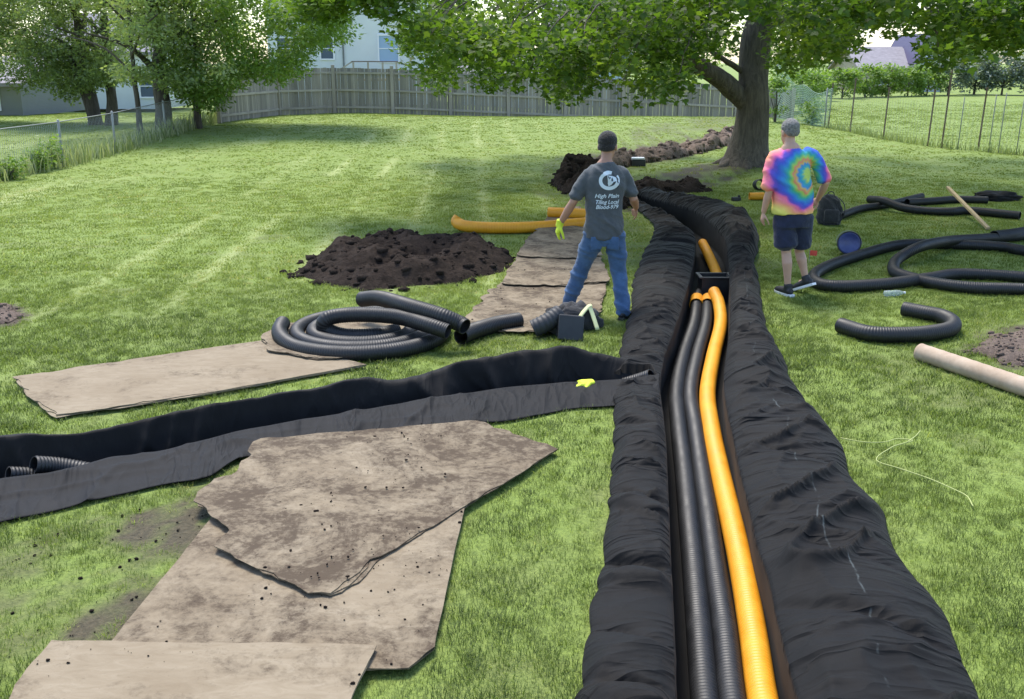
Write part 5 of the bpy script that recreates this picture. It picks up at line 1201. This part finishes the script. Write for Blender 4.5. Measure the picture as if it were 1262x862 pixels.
def man_grey():
    Y = 9.35; j = {}
    j['head'] = J(749, 180, Y + .05); j['neck'] = J(746, 205, Y); j['pelvis'] = J(744, 285, Y)
    j['shL'] = J(722, 217, Y); j['shR'] = J(771, 217, Y + .06)
    j['elL'] = J(706, 250, Y - .02); j['wrL'] = J(690, 276, Y + .06); j['hdL'] = Vector((-.22, .05, -1)); j['pnL'] = Vector((.9, .3, 0))
    j['elR'] = J(781, 246, Y + .04); j['wrR'] = J(784, 256, Y + .28); j['hdR'] = Vector((.05, .8, -.5)); j['pnR'] = Vector((-.9, .1, -.3))
    j['hpL'] = J(733, 290, Y); j['hpR'] = J(757, 290, Y)
    j['knL'] = J(715, 335, Y + .12); j['anL'] = P(703, 374, .115) ; j['anL'] = Vector((j['anL'].x, Y + .22, .115))
    j['knR'] = J(763, 338, Y + .02); j['anR'] = Vector((J(768, 386, Y - .12).x, Y - .12, .105))
    j['ftL'] = Vector((-.15, .98, 0)).normalized(); j['ftR'] = Vector((.30, .95, 0)).normalized()
    root, loc, yaw, hp, up, sd = person('person', 'person in a charcoal printed T-shirt and blue jeans standing with legs apart by the trench', j, 'skin1', 'hair1',
                                        {'flipL': 1, 'flipR': -1, 'yaw': R(-18), 'nod': R(-8), 'arm': 1.05, 'torso': .95, 'head': 1.12})
    px = Vector((0, 0, 0)); pv = j['pelvis']; nk = j['neck']; yr = math.atan2(sd.y, sd.x)
    bm = bmesh.new()
    hem = pv + Vector((0, 0, -.015)); tt = (nk - pv)
    secs = [(hem + Vector((0, 0, -.045)), .190, .146, yr), (pv.lerp(nk, .05), .188, .142, yr), (pv.lerp(nk, .28), .176, .126, yr), (pv.lerp(nk, .5), .184, .127, yr), (pv.lerp(nk, .7), .200, .132, yr), (pv.lerp(nk, .82), .200, .122, yr), (pv.lerp(nk, .92), .165, .098, yr), (pv.lerp(nk, 1.0), .110, .076, yr), (pv.lerp(nk, 1.06), .070, .066, yr)]
    loft(bm, secs)
    for s in 'LR':
        S, E = j['sh' + s], j['el' + s]; m_ = (j['shL'] + j['shR']) / 2
        limb(bm, [S.lerp(m_, .5) + Vector((0, 0, .025)), S.lerp(m_, .1), S.lerp(E, .2), S.lerp(E, .45), S.lerp(E, .80)], [.074, .072, .069, .066, .068], 16)
    sh = cloth(root, loc, 'shirt', bm, .011, M['tee'], (.022, 4.5, 5), 5, 8)
    bm = bmesh.new(); wz = pv + Vector((0, 0, .01))
    loft(bm, [(pv + Vector((0, 0, -.14)), .158, .122, yr), (pv + Vector((0, 0, -.07)), .162, .124, yr), (wz + Vector((0, 0, .02)), .150, .112, yr)])
    for s in 'LR':
        H_, K, A_ = j['hp' + s], j['kn' + s], j['an' + s]
        limb(bm, [H_ + Vector((0, 0, .02)), H_.lerp(K, .35), K.lerp(H_, .25), K, K.lerp(A_, .5) + Vector((0, -.015, 0)), A_ + Vector((0, -.005, -.01)), A_ + Vector((0, .0, -.05))], [.108, .100, .086, .079, .073, .070, .074], 18)
    cloth(root, loc, 'jeans', bm, .011, M['jeans'], (.020, 4, 9), 8)
    # belt loops / back pockets
    for s in (-1, 1):
        bm = bmesh.new(); c = pv + Vector((s * .080, -.133, -.095)) - loc; box(bm, tuple(c), (.115, .010, .125), Matrix.Rotation(s * R(-22), 3, 'Z'), .004); bmo('back_pocket', bm, M['jeans'], root, True)
    bm = bmesh.new(); ball(bm, hp(0, -.018, .040), (.092, .104, .098), yaw, 20, 14); ball(bm, hp(0, -.045, -.015), (.084, .068, .070), yaw, 20, 14); ball(bm, hp(0, .04, .075), (.070, .062, .056), yaw)
    me = solid(bm, .006, 2); wrinkle(me, .004, 70, 70, 4); hairline(me, j['head'], yaw); add_mesh('hair', me, M['hair1'], root, loc)
    bm = bmesh.new(); hand_mesh(bm, j['wrL'] - loc, j['hdL'], j['pnL'], 1.05, .45, 1.28, 1); dv = j['hdL'].normalized(); w0 = j['wrL'] - loc; limb(bm, [w0 - dv * .035, w0, w0 + dv * .03], [.041, .038, .038], 12)
    me = solid(bm, .006, 3); add_mesh('work_glove', me, M['hivis'], root, (0, 0, 0))
    for s in 'LR': shoe(root, loc, j['an' + s] - Vector((0, 0, .010)), j['ft' + s], M['rubber'], M['greyplastic'])
    # back print: swirl emblem and three text lines, laid on the cloth
    bvh = BVHTree.FromObject(sh, bpy.context.evaluated_depsgraph_get())
    def stick(bm_or_me, name):
        me = bm_or_me
        for v in me.vertices:
            h = bvh.ray_cast(Vector((v.co.x, -1.0, v.co.z)), Vector((0, 1, 0)))
            v.co.y = (h[0].y if h[0] is not None else -.13) - .004
        me.materials.clear(); me.materials.append(M['print']); link(bpy.data.objects.new(name, me), sh)
    def loc2(px_, py_): q = J(px_, py_, Y - .12); return q.x - loc.x, q.z
    def ring(cx_, cz_, rx, rz, t0, t1, a0, a1, n=40):
        bm = bmesh.new(); pr = None
        for i in range(n + 1):
            a_ = a0 + (a1 - a0) * i / n; th = t0 + (t1 - t0) * i / n
            p = bm.verts.new((cx_ + rx * math.cos(a_), 0, cz_ + rz * math.sin(a_))); q = bm.verts.new((cx_ + (rx - th) * math.cos(a_), 0, cz_ + (rz - th) * math.sin(a_)))
            if pr: bm.faces.new((pr[0], p, q, pr[1]))
            pr = (p, q)
        me = bpy.data.meshes.new('e'); bm.to_mesh(me); bm.free(); return me
    ex, ez = loc2(751, 223)
    stick(ring(ex, ez, .100, .088, .030, .036, R(75), R(395)), 'emblem_ring')
    stick(ring(ex - .012, ez + .012, .078, .080, .022, .022, R(60), R(130), 16), 'emblem_ring')
    bm = bmesh.new(); pts = [(-.022, .052), (.015, .045), (.052, .035), (.075, .0), (.040, -.010), (.018, -.040), (-.008, -.052), (-.016, -.02), (-.002, .01)]; bm.faces.new([bm.verts.new((ex + x, 0, ez + z)) for x, z in pts]); bmesh.ops.triangulate(bm, faces=bm.faces); bmesh.ops.subdivide_edges(bm, edges=bm.edges, cuts=2)
    me = bpy.data.meshes.new('e'); bm.to_mesh(me); bm.free(); stick(me, 'emblem_swirl')
    for txt, py_, wpx in (('High Plain', 242, 30), ('Tiling Local', 249.5, 29), ('Blood-979', 255.5, 28)):
        cu = bpy.data.curves.new('t', 'FONT'); cu.body = txt; cu.align_x = 'CENTER'; cu.align_y = 'CENTER'; cu.size = 1; cu.shear = .25; cu.offset = .018; cu.resolution_u = 2
        to = bpy.data.objects.new('t', cu); col.objects.link(to); dg = bpy.context.evaluated_depsgraph_get(); me = bpy.data.meshes.new_from_object(to.evaluated_get(dg)); bpy.data.objects.remove(to)
        xs_ = [v.co.x for v in me.vertices]; wd = wpx * Y / F; k = wd / (max(xs_) - min(xs_)); kz = .046 / 1.0 * 1.15; cx_, cz_ = loc2(748, py_)
        for v in me.vertices: v.co = Vector((cx_ + v.co.x * k, 0, cz_ + v.co.y * kz))
        stick(me, 'print_line')
man_grey()
def mk_tie(cx_, cz_):
    m = mat('tie_dye_cotton', rough=.9); t = NT(m); p = t.obj(); sp = t.n('SeparateXYZ'); t.l(p, sp.inputs[0])
    dx = t.math('SUBTRACT', sp.outputs[0], cx_); dz = t.math('SUBTRACT', sp.outputs[2], cz_)
    r_ = t.math('SQRT', t.math('ADD', t.math('MULTIPLY', dx, dx), t.math('MULTIPLY', dz, dz))); ca, sa = math.cos(R(128)), math.sin(R(128))
    an = t.math('ARCTAN2', t.math('SUBTRACT', t.math('MULTIPLY', dz, ca), t.math('MULTIPLY', dx, sa)), t.math('ADD', t.math('MULTIPLY', dx, ca), t.math('MULTIPLY', dz, sa)))
    ab = t.math('ABSOLUTE', an); an2 = t.math('MULTIPLY', t.math('SIGN', an), t.math('MINIMUM', ab, t.math('MULTIPLY', t.math('SUBTRACT', 3.14159, ab), 3.0)))
    wob = t.math('MULTIPLY', t.math('SUBTRACT', t.noise(9, 4, .6, p), .5), .055)
    # one arm of the spiral: radius grows with the angle
    q = t.math('ADD', t.math('ADD', t.math('MULTIPLY', r_, 1.75), t.math('MULTIPLY', an2, -.085)), wob)
    q = t.math('ADD', q, t.math('MULTIPLY', t.math('MINIMUM', t.math('ADD', dx, .24), 0.0), .75))
    streak = t.math('MULTIPLY', t.math('SINE', t.math('ADD', t.math('MULTIPLY', an, 14), t.math('MULTIPLY', r_, 40))), .014); q = t.math('ADD', q, streak)
    c = t.ramp(q, [(0, (.42, .55, .10)), (.07, (.03, .35, .40)), (.13, (.03, .22, .50)), (.18, (.60, .38, .08)), (.215, (.65, .20, .12)), (.26, (.30, .50, .08)), (.32, (.03, .36, .24)), (.385, (.02, .20, .52)), (.44, (.03, .08, .50)), (.49, (.14, .06, .46)), (.53, (.80, .14, .32)), (.61, (.85, .34, .16)), (.70, (.74, .62, .12)), (.84, (.38, .66, .14)), (.97, (.70, .62, .18))][:15])
    c = t.mix(.03, c, (.7, .7, .68)); t.color(c); n = t.noise(7, 5, .6, p, .8); t.bump(n, .7, .02); return m
def man_tie():
    Y = 10.25; j = {}
    j['head'] = J(973, 163, Y + .05); j['neck'] = J(974, 184, Y); j['pelvis'] = J(977, 262, Y)
    j['shL'] = J(953, 194, Y); j['shR'] = J(1004, 193, Y + .04)
    j['elL'] = J(948, 236, Y - .04); j['wrL'] = J(941, 262, Y + .02); j['hdL'] = Vector((-.06, .08, -1)); j['pnL'] = Vector((.85, .3, 0))
    j['elR'] = J(1018, 226, Y + .02); j['wrR'] = J(1008, 246, Y + .22); j['hdR'] = Vector((-.3, .7, -.5)); j['pnR'] = Vector((-.8, -.2, -.3))
    j['hpL'] = J(966, 266, Y); j['hpR'] = J(990, 266, Y)
    j['knL'] = J(969, 312, Y - .02); j['anL'] = Vector((J(971, 350, Y - .05).x, Y - .05, .105))
    j['knR'] = J(985, 310, Y + .12); j['anR'] = Vector((J(991, 336, Y + .12).x, Y + .05, .17))
    j['ftL'] = Vector((-.35, .93, 0)).normalized(); j['ftR'] = Vector((-.55, .8, 0)).normalized()
    root, loc, yaw, hp, up, sd = person('person', 'person in a rainbow tie-dye shirt and navy shorts walking away between trench and pipes', j, 'skin2', 'hair2',
                                        {'flipL': 1, 'flipR': -1, 'yaw': R(16), 'nod': R(-6), 'arm': 1.02, 'torso': 1.08, 'belly': 1.15, 'leg': .96, 'head': 1.12})
    pv, nk = j['pelvis'], j['neck']; yr = math.atan2(sd.y, sd.x); bm = bmesh.new()
    loft(bm, [(pv + Vector((.0, 0, -.005)), .218, .155, yr), (pv.lerp(nk, .12), .215, .156, yr), (pv.lerp(nk, .35), .208, .158, yr), (pv.lerp(nk, .58), .206, .148, yr), (pv.lerp(nk, .76), .203, .135, yr), (pv.lerp(nk, .87), .190, .122, yr), (pv.lerp(nk, .95), .140, .098, yr), (pv.lerp(nk, 1.02), .078, .074, yr)])
    for s in 'LR':
        S, E = j['sh' + s], j['el' + s]; m_ = (j['shL'] + j['shR']) / 2
        limb(bm, [S.lerp(m_, .5) + Vector((0, 0, .025)), S.lerp(m_, .1), S.lerp(E, .2), S.lerp(E, .5), S.lerp(E, .90)], [.080, .081, .079, .080, .085], 16)
    c = J(995, 208, Y); cloth(root, loc, 'shirt', bm, .011, mk_tie(c.x - loc.x, c.z), (.018, 4, 5), 15, 14)
    bm = bmesh.new(); loft(bm, [(pv + Vector((0, 0, -.15)), .188, .145, yr), (pv + Vector((0, 0, -.06)), .190, .150, yr), (pv + Vector((0, 0, .05)), .185, .14, yr)])
    for s in 'LR':
        H_, K = j['hp' + s], j['kn' + s]; limb(bm, [H_, H_.lerp(K, .4), H_.lerp(K, .80)], [.112, .112, .116], 18)
    cloth(root, loc, 'shorts', bm, .011, M['shorts'], (.018, 4, 5), 18)
    bm = bmesh.new(); ball(bm, hp(0, -.016, .042), (.090, .104, .094), yaw, 20, 14); ball(bm, hp(0, -.048, .004), (.082, .062, .062), yaw, 20, 14)
    me = solid(bm, .006, 2); wrinkle(me, .004, 70, 70, 4); hairline(me, j['head'], yaw); add_mesh('hair', me, M['hair2'], root, loc)
    shoe(root, loc, j['anL'] - Vector((0, 0, .010)), j['ftL'], M['rubber'], M['white']); shoe(root, loc, j['anR'] - Vector((0, 0, .005)), j['ftR'], M['rubber'], M['white'], R(24))
man_tie()
